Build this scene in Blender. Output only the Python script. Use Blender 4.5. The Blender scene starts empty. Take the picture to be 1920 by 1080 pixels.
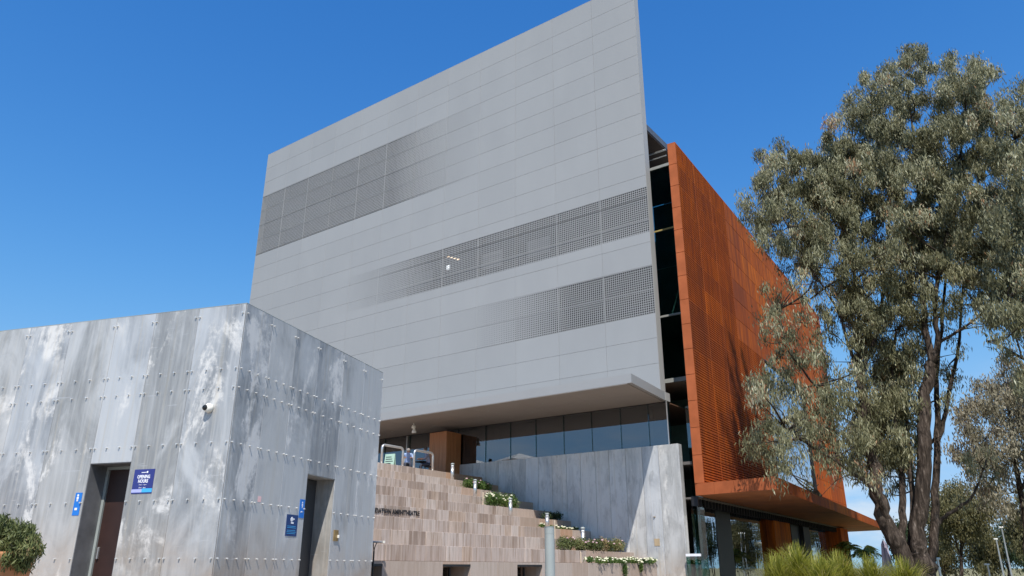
import bpy, math, random
import numpy as np
from mathutils import Vector, Matrix, Quaternion
rnd = random.Random(7)
scene = bpy.context.scene
COL = scene.collection
R = math.radians

# ------------------------------------------------------------------ camera, sky, sun, exposure
PITCH = math.atan(525 / 1420.0)
cam_d = bpy.data.cameras.new("camera")
cam_d.sensor_width = 36.0
cam_d.lens = 36.0 * 1420.0 / 1920.0
cam_d.clip_start = 0.1
cam_d.clip_end = 6000
cam = bpy.data.objects.new("camera", cam_d)
COL.objects.link(cam)
cam.location = (0, 0, 1.6)
cam.rotation_euler = (math.pi / 2 + PITCH, 0, 0)
scene.camera = cam

SUN_EL, SKY = 55.5, 0.12
world = bpy.data.worlds.new("World")
scene.world = world
world.use_nodes = True
wn = world.node_tree
wn.nodes.clear()
w_out = wn.nodes.new("ShaderNodeOutputWorld")
w_bg = wn.nodes.new("ShaderNodeBackground")
w_sky = wn.nodes.new("ShaderNodeTexSky")
w_sky.sky_type = 'NISHITA'
w_sky.sun_disc = False
w_sky.sun_elevation = R(SUN_EL)
w_sky.sun_rotation = R(181.4)
w_sky.air_density = 1.0
w_sky.dust_density = 0.1
w_sky.ozone_density = 3.0
w_bg.inputs[1].default_value = SKY
# thin fair-weather cloud low in the sky, all round the horizon
w_tc = wn.nodes.new("ShaderNodeTexCoord")
w_map = wn.nodes.new("ShaderNodeMapping")
w_map.inputs['Scale'].default_value = (1.0, 1.0, 3.2)
w_map.inputs['Location'].default_value = (0.35, 0.2, 0.1)
w_noise = wn.nodes.new("ShaderNodeTexNoise")
w_noise.inputs['Scale'].default_value = 3.2
w_noise.inputs['Detail'].default_value = 7
w_noise.inputs['Roughness'].default_value = 0.6
w_ramp = wn.nodes.new("ShaderNodeMapRange")
w_ramp.interpolation_type = 'SMOOTHSTEP'
w_ramp.inputs[1].default_value = 0.46
w_ramp.inputs[2].default_value = 0.68
w_sep = wn.nodes.new("ShaderNodeSeparateXYZ")
w_low = wn.nodes.new("ShaderNodeMapRange")
w_low.interpolation_type = 'SMOOTHSTEP'
w_low.inputs[1].default_value = 0.24
w_low.inputs[2].default_value = 0.07
w_mul = wn.nodes.new("ShaderNodeMath"); w_mul.operation = 'MULTIPLY'
w_mul2 = wn.nodes.new("ShaderNodeMath"); w_mul2.operation = 'MULTIPLY'; w_mul2.inputs[1].default_value = 0.85
w_mix = wn.nodes.new("ShaderNodeMix"); w_mix.data_type = 'RGBA'
w_mix.inputs[7].default_value = (5.6, 6.1, 6.6, 1)
w_hsv = wn.nodes.new("ShaderNodeHueSaturation")
w_hsv.inputs['Saturation'].default_value = 1.33
w_hsv.inputs['Hue'].default_value = 0.508
w_hsv.inputs['Value'].default_value = 1.70
L = wn.links.new
L(w_tc.outputs['Generated'], w_map.inputs[0]); L(w_map.outputs[0], w_noise.inputs['Vector'])
L(w_noise.outputs[0], w_ramp.inputs[0]); L(w_tc.outputs['Generated'], w_sep.inputs[0])
L(w_sep.outputs[2], w_low.inputs[0]); L(w_ramp.outputs[0], w_mul.inputs[0]); L(w_low.outputs[0], w_mul.inputs[1])
L(w_mul.outputs[0], w_mul2.inputs[0]); L(w_mul2.outputs[0], w_mix.inputs[0])
# soft shoulder so the bright band at the horizon keeps its pale blue
L(w_sky.outputs[0], w_hsv.inputs['Color'])
w_s = wn.nodes.new("ShaderNodeSeparateColor"); w_c = wn.nodes.new("ShaderNodeCombineColor")
L(w_hsv.outputs[0], w_s.inputs[0])
def wm(op, a, b):
    n_ = wn.nodes.new("ShaderNodeMath"); n_.operation = op
    for i_, v_ in enumerate((a, b)):
        if isinstance(v_, (int, float)): n_.inputs[i_].default_value = v_
        else: L(v_, n_.inputs[i_])
    return n_.outputs[0]
for i_, cap in enumerate((2.6, 4.6, 7.2)):
    c_ = w_s.outputs[i_]
    den = wm('POWER', wm('ADD', wm('POWER', wm('DIVIDE', c_, cap), 3.0), 1.0), 1 / 3.0)
    L(wm('DIVIDE', c_, den), w_c.inputs[i_])
L(w_c.outputs[0], w_mix.inputs[6])
L(w_mix.outputs[2], w_bg.inputs[0]); L(w_bg.outputs[0], w_out.inputs[0])

sun_d = bpy.data.lights.new("sun", 'SUN')
sun_d.energy = 5.0
sun_d.angle = R(0.53)
sun_d.color = (1.0, 0.95, 0.88)
sun = bpy.data.objects.new("sun", sun_d)
COL.objects.link(sun)
sun.rotation_euler = Vector((-0.017, 0.687, -1.0)).to_track_quat('-Z', 'Y').to_euler()
sun.location = (0, -20, 60)

scene.view_settings.view_transform = 'Standard'
scene.view_settings.look = 'None'
scene.view_settings.exposure = 0.2
scene.view_settings.gamma = 1.0
scene.cycles.use_denoising = True
scene.cycles.max_bounces = 6
scene.cycles.transparent_max_bounces = 12
scene.cycles.caustics_reflective = False
scene.cycles.caustics_refractive = False

# ------------------------------------------------------------------ helpers
def az(d):
    return Vector((math.sin(R(d)), math.cos(R(d)), 0))

def at(x, y, Y):
    """world point seen at photo pixel (x, y) on the depth plane at distance Y"""
    u = (x - 960) / 1420.0; v = (540 - y) / 1420.0
    c, s = math.cos(PITCH), math.sin(PITCH)
    d = Vector((u, c - v * s, s + v * c))
    return d * (Y / d.y) + Vector((0, 0, 1.6))

class MB:
    def __init__(self):
        self.v = []; self.f = []
    def add(self, vs, fs):
        n = len(self.v)
        self.v += [tuple(p) for p in vs]
        self.f += [tuple(i + n for i in f) for f in fs]
        return self
    def box(self, x0, x1, y0, y1, z0, z1):
        vs = [(x, y, z) for z in (z0, z1) for y in (y0, y1) for x in (x0, x1)]
        return self.add(vs, [(0, 2, 3, 1), (4, 5, 7, 6), (0, 1, 5, 4), (2, 6, 7, 3), (0, 4, 6, 2), (1, 3, 7, 5)])
    def bbox(self, x0, x1, y0, y1, z0, z1, b):
        """box with chamfered edges"""
        c = Vector(((x0 + x1) / 2, (y0 + y1) / 2, (z0 + z1) / 2))
        h = Vector(((x1 - x0) / 2, (y1 - y0) / 2, (z1 - z0) / 2))
        vs = []; idx = {}
        for sx in (-1, 1):
            for sy in (-1, 1):
                for sz in (-1, 1):
                    for a in range(3):
                        o = [h[0] - b, h[1] - b, h[2] - b]; o[a] += b
                        idx[(sx, sy, sz, a)] = len(vs)
                        vs.append((c[0] + sx * o[0], c[1] + sy * o[1], c[2] + sz * o[2]))
        fs = []
        for a in range(3):
            b1, b2 = (a + 1) % 3, (a + 2) % 3
            for s in (-1, 1):
                q = []
                for (p, r) in ((-1, -1), (1, -1), (1, 1), (-1, 1)):
                    k = [0, 0, 0]; k[a] = s; k[b1] = p; k[b2] = r
                    q.append(idx[(k[0], k[1], k[2], a)])
                fs.append(q if s > 0 else q[::-1])
        for a in range(3):
            b1, b2 = (a + 1) % 3, (a + 2) % 3
            for p in (-1, 1):
                for r in (-1, 1):
                    k0 = [0, 0, 0]; k1 = [0, 0, 0]
                    k0[b1] = k1[b1] = p; k0[b2] = k1[b2] = r; k0[a] = -1; k1[a] = 1
                    q = [idx[(*k0, b1)], idx[(*k1, b1)], idx[(*k1, b2)], idx[(*k0, b2)]]
                    fs.append(q if p * r < 0 else q[::-1])
        for sx in (-1, 1):
            for sy in (-1, 1):
                for sz in (-1, 1):
                    q = [idx[(sx, sy, sz, a)] for a in range(3)]
                    fs.append(q if sx * sy * sz > 0 else q[::-1])
        return self.add(vs, fs)
    def prism(self, poly, z0, z1):
        n = len(poly)
        vs = [(x, y, z0) for x, y in poly] + [(x, y, z1) for x, y in poly]
        fs = [tuple(range(n))[::-1], tuple(range(n, 2 * n))]
        fs += [(i, (i + 1) % n, n + (i + 1) % n, n + i) for i in range(n)]
        return self.add(vs, fs)
    def tube(self, pts, rad, n=8, cap=True):
        pts = [Vector(p) for p in pts]
        if not hasattr(rad, '__len__'): rad = [rad] * len(pts)
        vs = []; prev = None
        for i, p in enumerate(pts):
            t = (pts[min(i + 1, len(pts) - 1)] - pts[max(i - 1, 0)]).normalized()
            if prev is None:
                a = Vector((1, 0, 0)) if abs(t.x) < 0.8 else Vector((0, 1, 0))
            else:
                a = prev
            a = (a - t * a.dot(t)).normalized(); prev = a
            b = t.cross(a)
            for k in range(n):
                an = 2 * math.pi * k / n
                vs.append(p + (a * math.cos(an) + b * math.sin(an)) * rad[i])
        fs = []
        for i in range(len(pts) - 1):
            for k in range(n):
                fs.append((i * n + k, i * n + (k + 1) % n, (i + 1) * n + (k + 1) % n, (i + 1) * n + k))
        if cap:
            fs.append(tuple(range(n))[::-1]); m = (len(pts) - 1) * n
            fs.append(tuple(range(m, m + n)))
        return self.add(vs, fs)
    def lathe(self, prof, n=16, c=(0, 0)):
        vs = []; fs = []
        for r_, z in prof:
            for k in range(n):
                an = 2 * math.pi * k / n
                vs.append((c[0] + r_ * math.cos(an), c[1] + r_ * math.sin(an), z))
        for i in range(len(prof) - 1):
            for k in range(n):
                fs.append((i * n + k, i * n + (k + 1) % n, (i + 1) * n + (k + 1) % n, (i + 1) * n + k))
        fs.append(tuple(range(n))[::-1]); m = (len(prof) - 1) * n
        fs.append(tuple(range(m, m + n)))
        return self.add(vs, fs)
    def mesh(self, name, mat, smooth=False):
        me = bpy.data.meshes.new(name)
        me.from_pydata(self.v, [], self.f)
        if mat: me.materials.append(mat)
        if smooth:
            me.polygons.foreach_set('use_smooth', [True] * len(me.polygons))
        me.update()
        return me
    def build(self, name, mat, parent=None, loc=(0, 0, 0), rz=0, smooth=False):
        return put(name, self.mesh(name, mat, smooth), parent, loc, rz)

def put(name, me, parent=None, loc=(0, 0, 0), rz=0, scale=None):
    o = bpy.data.objects.new(name, me)
    COL.objects.link(o)
    o.location = loc; o.rotation_euler = (0, 0, rz)
    if scale: o.scale = scale
    if parent: o.parent = parent
    return o

def empty(name, loc=(0, 0, 0), rz=0):
    o = bpy.data.objects.new(name, None)
    o.empty_display_size = 0.3
    COL.objects.link(o)
    o.location = loc; o.rotation_euler = (0, 0, rz)
    return o

def tag(o, label=None, cat=None, group=None, kind=None):
    if label: o['label'] = label
    if cat: o['category'] = cat
    if group: o['group'] = group
    if kind: o['kind'] = kind
    return o

def copy_tree(o, parent=None):
    c = o.copy(); COL.objects.link(c); c.parent = parent
    for ch in list(o.children): copy_tree(ch, c)
    return c

# ------------------------------------------------------------------ materials
class NT:
    """small node-tree builder"""
    def __init__(self, name):
        self.m = bpy.data.materials.new(name); self.m.use_nodes = True
        self.t = self.m.node_tree; self.t.nodes.clear()
        self.out = self.n('ShaderNodeOutputMaterial')
    def n(self, t, **kw):
        nd = self.t.nodes.new(t)
        for k, v in kw.items(): setattr(nd, k, v)
        return nd
    def l(self, a, b): self.t.links.new(a, b)
    def pos(self): return self.n('ShaderNodeNewGeometry').outputs['Position']
    def objc(self, ob=None):
        nd = self.n('ShaderNodeTexCoord')
        if ob: nd.object = ob
        return nd.outputs['Object']
    def rand(self): return self.n('ShaderNodeObjectInfo').outputs['Random']
    def mapping(self, v, scale=(1, 1, 1), loc=(0, 0, 0), rot=(0, 0, 0)):
        nd = self.n('ShaderNodeMapping')
        nd.inputs['Scale'].default_value = scale; nd.inputs['Location'].default_value = loc
        nd.inputs['Rotation'].default_value = rot
        self.l(v, nd.inputs[0]); return nd.outputs[0]
    def noise(self, v, scale=1, detail=4, rough=0.55, dist=0):
        nd = self.n('ShaderNodeTexNoise')
        nd.inputs['Scale'].default_value = scale; nd.inputs['Detail'].default_value = detail
        nd.inputs['Roughness'].default_value = rough; nd.inputs['Distortion'].default_value = dist
        self.l(v, nd.inputs['Vector']); return nd.outputs[0]
    def wnoise(self, v, dim='1D'):
        nd = self.n('ShaderNodeTexWhiteNoise', noise_dimensions=dim)
        self.l(v, nd.inputs[1 if dim == '1D' else 0]); return nd.outputs[0]
    def rng(self, v, a, b, c=0, d=1, smooth=False):
        nd = self.n('ShaderNodeMapRange')
        if smooth: nd.interpolation_type = 'SMOOTHSTEP'
        for i, k in enumerate((a, b, c, d)): nd.inputs[i + 1].default_value = k
        self.l(v, nd.inputs[0]); return nd.outputs[0]
    def math(self, op, a, b=None, clamp=False):
        nd = self.n('ShaderNodeMath', operation=op); nd.use_clamp = clamp
        for i, k in enumerate((a, b)):
            if k is None: continue
            if isinstance(k, (int, float)): nd.inputs[i].default_value = k
            else: self.l(k, nd.inputs[i])
        return nd.outputs[0]
    def mix(self, f, a, b, mode='MIX'):
        nd = self.n('ShaderNodeMix', data_type='RGBA', blend_type=mode)
        for i, k in ((0, f), (6, a), (7, b)):
            if isinstance(k, (int, float)): nd.inputs[i].default_value = k
            elif isinstance(k, tuple): nd.inputs[i].default_value = (*k, 1)
            else: self.l(k, nd.inputs[i])
        return nd.outputs[2]
    def ramp(self, v, stops):
        nd = self.n('ShaderNodeValToRGB')
        e = nd.color_ramp.elements
        while len(e) < len(stops): e.new(0.5)
        for i, (p, c) in enumerate(stops):
            e[i].position = p; e[i].color = (*c, 1)
        self.l(v, nd.inputs[0]); return nd.outputs[0]
    def sep(self, v):
        nd = self.n('ShaderNodeSeparateXYZ'); self.l(v, nd.inputs[0]); return nd.outputs
    def comb(self, x=0, y=0, z=0):
        nd = self.n('ShaderNodeCombineXYZ')
        for i, k in enumerate((x, y, z)):
            if isinstance(k, (int, float)): nd.inputs[i].default_value = k
            else: self.l(k, nd.inputs[i])
        return nd.outputs[0]
    def vadd(self, a, b):
        nd = self.n('ShaderNodeVectorMath', operation='ADD'); self.l(a, nd.inputs[0]); self.l(b, nd.inputs[1]); return nd.outputs[0]
    def bump(self, h, strength=0.3, dist=0.02):
        nd = self.n('ShaderNodeBump'); nd.inputs['Strength'].default_value = strength
        nd.inputs['Distance'].default_value = dist; self.l(h, nd.inputs['Height']); return nd.outputs[0]
    def bsdf(self, color, rough=0.6, metal=0.0, normal=None, spec=None, out=True):
        nd = self.n('ShaderNodeBsdfPrincipled')
        for key, k in (('Base Color', color), ('Roughness', rough), ('Metallic', metal)):
            if isinstance(k, (int, float)): nd.inputs[key].default_value = k
            elif isinstance(k, tuple): nd.inputs[key].default_value = (*k, 1)
            else: self.l(k, nd.inputs[key])
        if spec is not None: nd.inputs['Specular IOR Level'].default_value = spec
        if normal is not None: self.l(normal, nd.inputs['Normal'])
        if out: self.l(nd.outputs[0], self.out.inputs[0])
        return nd.outputs[0]

M = {}
def plain(name, color, rough=0.6, metal=0.0, var=0.12, scale=3.0, spec=None):
    k = NT(name)
    n = k.noise(k.pos(), scale, 5)
    a = tuple(c * (1 - var) for c in color); b = tuple(min(1, c * (1 + var)) for c in color)
    k.bsdf(k.mix(k.rng(n, 0.3, 0.7), a, b), rough, metal, spec=spec)
    M[name] = k.m
    return k.m

def mat_galv(name, warm=0.0, lo=0.13, hi=0.42, veins=0.0):
    """weathered galvanised plate: each plate its own tone, clouded patina, white rust blooms, run-off streaks, dusty foot"""
    k = NT(name)
    p = k.pos(); r = k.rand()
    off = k.comb(k.math('MULTIPLY', r, 37.0), k.math('MULTIPLY', r, 91.0), k.math('MULTIPLY', r, 53.0))
    q = k.vadd(p, off)
    tone = k.wnoise(k.math('MULTIPLY', r, 77.7)); hue = k.wnoise(k.math('MULTIPLY', r, 133.1))
    md = (lo + hi) / 2
    dark = k.mix(hue, (lo * 0.95, lo, lo * 1.06), (lo * 1.05, lo * 1.03, lo * 0.97))
    lite = k.mix(hue, (md * 1.2 * 0.97, md * 1.2, md * 1.2 * 1.02), (md * 1.22, md * 1.2, md * 1.15))
    cl = k.noise(k.mapping(q, (1, 1, 0.45)), 1.1, 7, 0.62, 1.0)
    cl = k.math('ADD', cl, k.math('MULTIPLY', k.math('SUBTRACT', tone, 0.40), 0.32))
    base = k.mix(k.rng(cl, 0.30, 0.62, 0, 1, True), dark, lite)
    st = k.noise(k.mapping(q, (6, 6, 0.30)), 2.0, 6, 0.65)
    base = k.mix(k.rng(st, 0.45, 0.75, 0, 0.55), base, (hi * 1.02, hi, hi * 0.95))
    sd = k.noise(k.mapping(q, (9, 9, 0.22), loc=(3, 7, 1)), 1.6, 5, 0.6)
    base = k.mix(k.rng(sd, 0.58, 0.85, 0, 0.3), base, (lo * 0.85, lo * 0.85, lo * 0.83))
    # white rust: torn-edged blooms in some places only
    bl = k.noise(k.mapping(q, (1.0, 1.0, 0.42)), 1.05, 9, 0.70, 0.6)
    fine = k.noise(q, 11, 5, 0.75)
    m = k.math('ADD', bl, k.math('MULTIPLY', k.math('SUBTRACT', fine, 0.5), 0.20))
    area = k.rng(k.noise(k.vadd(q, k.comb(9, 4, 2)), 0.7, 2), 0.36, 0.52, 0, 1, True)
    bloom = k.math('MULTIPLY', k.rng(m, 0.52, 0.62, 0, 0.72, True), area)
    base = k.mix(bloom, base, (0.68, 0.675, 0.65))
    # tan run-off
    dr = k.noise(k.mapping(q, (10, 10, 0.16), loc=(1, 2, 5)), 1.3, 4, 0.5)
    base = k.mix(k.rng(dr, 0.56, 0.74, 0, 0.4), base, (0.50, 0.44, 0.34))
    # scratches
    sc = k.noise(k.mapping(q, (2, 2, 22), rot=(0.9, 0.7, 0.2)), 1.0, 2, 0.4)
    base = k.mix(k.rng(sc, 0.70, 0.74, 0, 0.5), base, (0.52, 0.52, 0.52))
    if veins:
        vn = k.noise(k.mapping(q, (2.2, 2.2, 0.6), rot=(0.0, 0.35, 0.0)), 1.3, 8, 0.72, 1.6)
        base = k.mix(k.rng(vn, 0.52, 0.66, 0, veins), base, (0.07, 0.065, 0.06))
    if warm:
        z = k.sep(p)[2]
        ft = k.math('MULTIPLY', k.rng(z, 2.5, 0.9, 0, warm), k.rng(k.noise(p, 1.2, 4), 0.3, 0.65))
        base = k.mix(ft, base, (0.44, 0.31, 0.20))
    nrm = k.bump(k.noise(q, 2.0, 3), 0.15, 0.03)
    rough = k.rng(k.math('ADD', bloom, k.math('MULTIPLY', cl, 0.25)), 0, 1.1, 0.42, 0.85)
    k.bsdf(base, rough, k.rng(bloom, 0, 0.8, 0.30, 0.0), nrm)
    M[name] = k.m
mat_galv('galvanised', warm=0.9, lo=0.29, hi=0.62)
mat_galv('galvanised_wall', warm=0.7, lo=0.43, hi=0.62, veins=0.3)

def facade_colour(k):
    n = k.noise(k.mapping(k.pos(), (1, 1, 0.4)), 0.5, 6, 0.6)
    c = k.mix(k.rng(n, 0.3, 0.7), (0.308, 0.311, 0.309), (0.328, 0.331, 0.328))
    t = k.rng(k.wnoise(k.math('MULTIPLY', k.rand(), 57.3)), 0, 1, 0.978, 1.022)
    v = k.n('ShaderNodeVectorMath', operation='SCALE'); k.l(c, v.inputs[0]); k.l(t, v.inputs['Scale'])
    return v.outputs[0]
k = NT('facade_white'); k.bsdf(facade_colour(k), 0.5, 0.0, k.bump(k.noise(k.pos(), 0.9, 2), 0.06, 0.05)); M['facade_white'] = k.m
plain('facade_edge', (0.38, 0.37, 0.35), 0.5, 0.0, 0.04, 0.5)
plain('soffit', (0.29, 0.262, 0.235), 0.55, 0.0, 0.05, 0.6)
plain('backing', (0.022, 0.023, 0.025), 0.7, 0.0, 0.3, 0.8)
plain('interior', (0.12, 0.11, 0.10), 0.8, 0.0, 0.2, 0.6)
plain('interior_pale', (0.40, 0.34, 0.20), 0.8, 0.0, 0.1, 0.6)
plain('black_metal', (0.018, 0.018, 0.02), 0.45, 0.3, 0.2)
plain('dark_frame', (0.03, 0.031, 0.033), 0.4, 0.4, 0.1)
plain('steel', (0.62, 0.61, 0.59), 0.32, 0.75, 0.06, 4)
plain('bolt_steel', (0.72, 0.72, 0.70), 0.3, 0.5, 0.05, 4)
plain('grey_paint', (0.33, 0.36, 0.345), 0.45, 0.1, 0.08, 1.2)
def mat_timber():
    k = NT('timber'); p = k.pos(); r = k.rand()
    n = k.noise(k.mapping(k.vadd(p, k.comb(k.math('MULTIPLY', r, 9.0), 0, 0)), (14, 14, 0.5)), 1.5, 5, 0.6)
    c = k.mix(k.rng(n, 0.3, 0.7), (0.34, 0.135, 0.05), (0.52, 0.235, 0.10))
    k.bsdf(c, 0.5); M['timber'] = k.m
mat_timber()
plain('door_brown', (0.030, 0.013, 0.010), 0.5, 0, 0.25, 2)
plain('door_grey', (0.035, 0.035, 0.037), 0.5, 0, 0.15, 2)
plain('terracotta', (0.42, 0.19, 0.085), 0.8, 0, 0.2, 3)
plain('sign_navy', (0.012, 0.045, 0.16), 0.4, 0, 0.08, 3)
plain('sign_indigo', (0.03, 0.04, 0.20), 0.4, 0, 0.08, 3)
plain('sign_blue', (0.015, 0.17, 0.58), 0.4, 0, 0.05, 3)
plain('sign_sky', (0.06, 0.42, 0.80), 0.4, 0, 0.05, 3)
plain('sign_lilac', (0.42, 0.45, 0.80), 0.4, 0, 0.05, 3)
plain('sign_white', (0.82, 0.83, 0.86), 0.45, 0, 0.02, 3)
plain('plaque_brass', (0.36, 0.24, 0.10), 0.4, 0.5, 0.2, 9)
plain('lettering', (0.04, 0.04, 0.045), 0.4, 0.5, 0.1)
plain('mint_board', (0.35, 0.50, 0.40), 0.5, 0, 0.1, 4)
plain('canvas_white', (0.78, 0.78, 0.74), 0.7, 0, 0.04, 2)
plain('canvas_lilac', (0.36, 0.33, 0.42), 0.8, 0, 0.1, 4)
plain('soil', (0.09, 0.062, 0.042), 0.9, 0, 0.3, 5)
plain('camera_white', (0.80, 0.78, 0.70), 0.35, 0, 0.03, 5)
plain('dome_glass', (0.01, 0.012, 0.012), 0.08, 0, 0.1, 5)
plain('white_petal', (0.82, 0.80, 0.58), 0.6, 0, 0.12, 30)
plain('pink_petal', (0.60, 0.40, 0.42), 0.6, 0, 0.2, 30)

def mat_emit(name, col, s):
    k = NT(name); e = k.n('ShaderNodeEmission'); e.inputs[0].default_value = (*col, 1); e.inputs[1].default_value = s
    k.l(e.outputs[0], k.out.inputs[0]); M[name] = k.m
mat_emit('lamp_warm', (1.0, 0.72, 0.45), 2.5)
mat_emit('lamp_white', (0.9, 0.95, 1.0), 1.6)

def mat_glass(name, tint=(0.30, 0.34, 0.34), r0=0.16, wave=0.0):
    k = NT(name)
    gl = k.n('ShaderNodeBsdfGlossy'); gl.inputs['Roughness'].default_value = 0.0
    gl.inputs['Color'].default_value = (0.92, 0.95, 1, 1)
    tr = k.n('ShaderNodeBsdfTransparent'); tr.inputs[0].default_value = (*tint, 1)
    fr = k.n('ShaderNodeLayerWeight'); fr.inputs[0].default_value = 0.5
    f = k.math('POWER', fr.outputs['Facing'], 3.5)
    f = k.math('ADD', k.math('MULTIPLY', f, 1 - r0), r0)
    if wave:
        v = k.mapping(k.objc(), (1.0, 1.0, 0.35))
        b = k.bump(k.noise(v, 1.6, 2), 1.0, wave); k.l(b, gl.inputs['Normal'])
    mx = k.n('ShaderNodeMixShader')
    k.l(f, mx.inputs[0]); k.l(tr.outputs[0], mx.inputs[1]); k.l(gl.outputs[0], mx.inputs[2])
    k.l(mx.outputs[0], k.out.inputs[0]); M[name] = k.m
mat_glass('glass', r0=0.17, wave=0.0)
mat_glass('glass_strip', tint=(0.45, 0.62, 0.60), r0=0.13)
mat_glass('glass_base', tint=(0.2, 0.22, 0.22), r0=0.45, wave=0.004)
mat_glass('glass_window', tint=(0.08, 0.10, 0.12), r0=0.55)
mat_glass('glass_teal', tint=(0.30, 0.55, 0.52), r0=0.2)

def mat_corten():
    k = NT('corten')
    p = k.pos(); r = k.rand(); q = k.vadd(p, k.comb(k.math('MULTIPLY', r, 61.0), 0, k.math('MULTIPLY', r, 23.0)))
    tone = k.wnoise(k.math('MULTIPLY', r, 31.7))
    base = k.ramp(tone, [(0.0, (0.26, 0.066, 0.022)), (0.2, (0.37, 0.082, 0.015)), (0.8, (0.50, 0.115, 0.013)), (1.0, (0.62, 0.155, 0.014))])
    st = k.noise(k.mapping(q, (3, 3, 0.3)), 2.0, 6, 0.6)
    big = k.noise(k.mapping(p, (0.5, 0.5, 0.16)), 1.0, 5, 0.6, 0.6)
    base = k.mix(k.rng(big, 0.40, 0.72, 0, 0.8), base, (0.54, 0.132, 0.013))
    base = k.mix(k.rng(st, 0.38, 0.64, 0, 0.85), base, (0.22, 0.052, 0.018))
    run = k.noise(k.mapping(p, (1.6, 1.6, 0.07)), 1.3, 5, 0.6)
    base = k.mix(k.rng(run, 0.52, 0.66, 0, 0.6), base, (0.17, 0.046, 0.02))
    fl = k.noise(q, 14, 5, 0.7)
    base = k.mix(k.rng(fl, 0.5, 0.8, 0, 0.4), base, (0.45, 0.13, 0.03))
    k.bsdf(base, k.rng(fl, 0.2, 0.8, 0.65, 0.9), 0.0, k.bump(fl, 0.25, 0.01), spec=0.1)
    M['corten'] = k.m
mat_corten()
plain('corten_edge', (0.38, 0.108, 0.042), 0.8, 0, 0.15, 1.6, spec=0.1)
plain('corten_soffit', (0.34, 0.125, 0.045), 0.7, 0, 0.22, 0.8, spec=0.3)

def mat_stone(name, cols, streak):
    k = NT(name)
    p = k.pos(); r = k.rand()
    base = k.ramp(k.wnoise(k.math('MULTIPLY', r, 19.3)), cols)
    q = k.vadd(p, k.comb(k.math('MULTIPLY', r, 41.0), 0, 0))
    st = k.noise(k.mapping(q, (9, 9, 0.7)), 1.3, 5, 0.6)
    base = k.mix(k.rng(st, 0.45, 0.68, 0, streak), base, (0.21, 0.145, 0.095))
    st2 = k.noise(k.mapping(q, (7, 7, 0.5), loc=(5, 3, 0)), 1.1, 4, 0.6)
    base = k.mix(k.rng(st2, 0.5, 0.72, 0, streak), base, (0.60, 0.50, 0.43))
    g = k.noise(p, 30, 3, 0.6)
    base = k.mix(k.rng(g, 0.3, 0.7, 0, 0.15), base, (0.25, 0.18, 0.15))
    k.bsdf(base, 0.85, 0, k.bump(g, 0.25, 0.006), spec=0.25)
    M[name] = k.m
mat_stone('sandstone', [(0.0, (0.289, 0.228, 0.188)), (0.3, (0.400, 0.331, 0.286)), (0.6, (0.485, 0.416, 0.372)), (0.85, (0.528, 0.465, 0.418)), (1.0, (0.426, 0.327, 0.254))], 0.7)
mat_stone('concrete_pink', [(0.0, (0.392, 0.304, 0.244)), (0.45, (0.443, 0.367, 0.308)), (0.8, (0.477, 0.407, 0.358)), (1.0, (0.426, 0.251, 0.142))], 0.25)
plain('tread', (0.40, 0.31, 0.25), 0.85, 0, 0.15, 2)

def mat_leaf(name, cols, trans=0.25, rough=0.55):
    k = NT(name)
    a = k.n('ShaderNodeAttribute', attribute_name='tint')
    base = k.ramp(a.outputs['Fac'], cols)
    b = k.bsdf(base, rough, 0, out=False, spec=0.35)
    t = k.n('ShaderNodeBsdfTranslucent'); k.l(base, t.inputs[0])
    mx = k.n('ShaderNodeMixShader'); mx.inputs[0].default_value = trans
    k.l(b, mx.inputs[1]); k.l(t.outputs[0], mx.inputs[2]); k.l(mx.outputs[0], k.out.inputs[0])
    M[name] = k.m
mat_leaf('gum_leaf', [(0, (0.075, 0.073, 0.032)), (0.4, (0.195, 0.19, 0.098)), (0.75, (0.35, 0.34, 0.20)), (0.92, (0.52, 0.51, 0.36)), (1, (0.36, 0.20, 0.10))])
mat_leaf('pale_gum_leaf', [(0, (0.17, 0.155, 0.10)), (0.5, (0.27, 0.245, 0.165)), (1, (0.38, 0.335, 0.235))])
mat_leaf('olive_leaf', [(0, (0.08, 0.08, 0.033)), (0.5, (0.15, 0.14, 0.06)), (1, (0.22, 0.19, 0.09))])
mat_leaf('dark_leaf', [(0, (0.020, 0.035, 0.014)), (0.5, (0.040, 0.065, 0.026)), (1, (0.075, 0.105, 0.045))])
mat_leaf('shrub_leaf', [(0, (0.05, 0.068, 0.020)), (0.5, (0.13, 0.155, 0.05)), (0.85, (0.24, 0.25, 0.10)), (1, (0.32, 0.24, 0.12))])
mat_leaf('garden_leaf', [(0, (0.030, 0.065, 0.015)), (0.5, (0.075, 0.14, 0.028)), (1, (0.16, 0.22, 0.05))])
mat_leaf('tussock', [(0, (0.11, 0.125, 0.015)), (0.5, (0.31, 0.32, 0.04)), (0.85, (0.50, 0.46, 0.10)), (1, (0.58, 0.48, 0.22))], 0.35)
mat_leaf('palm_leaf', [(0, (0.10, 0.15, 0.03)), (0.6, (0.25, 0.28, 0.05)), (1, (0.45, 0.36, 0.06))], 0.3)

def mat_bark():
    k = NT('bark'); p = k.pos()
    n = k.noise(k.mapping(p, (4, 4, 0.7)), 2.2, 6, 0.65, 0.4)
    c = k.ramp(n, [(0.30, (0.016, 0.012, 0.009)), (0.47, (0.042, 0.031, 0.024)), (0.60, (0.095, 0.072, 0.057)), (0.76, (0.30, 0.25, 0.21))])
    k.bsdf(c, 0.9, 0, k.bump(n, 0.8, 0.08), spec=0.2); M['bark'] = k.m
mat_bark()

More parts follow.
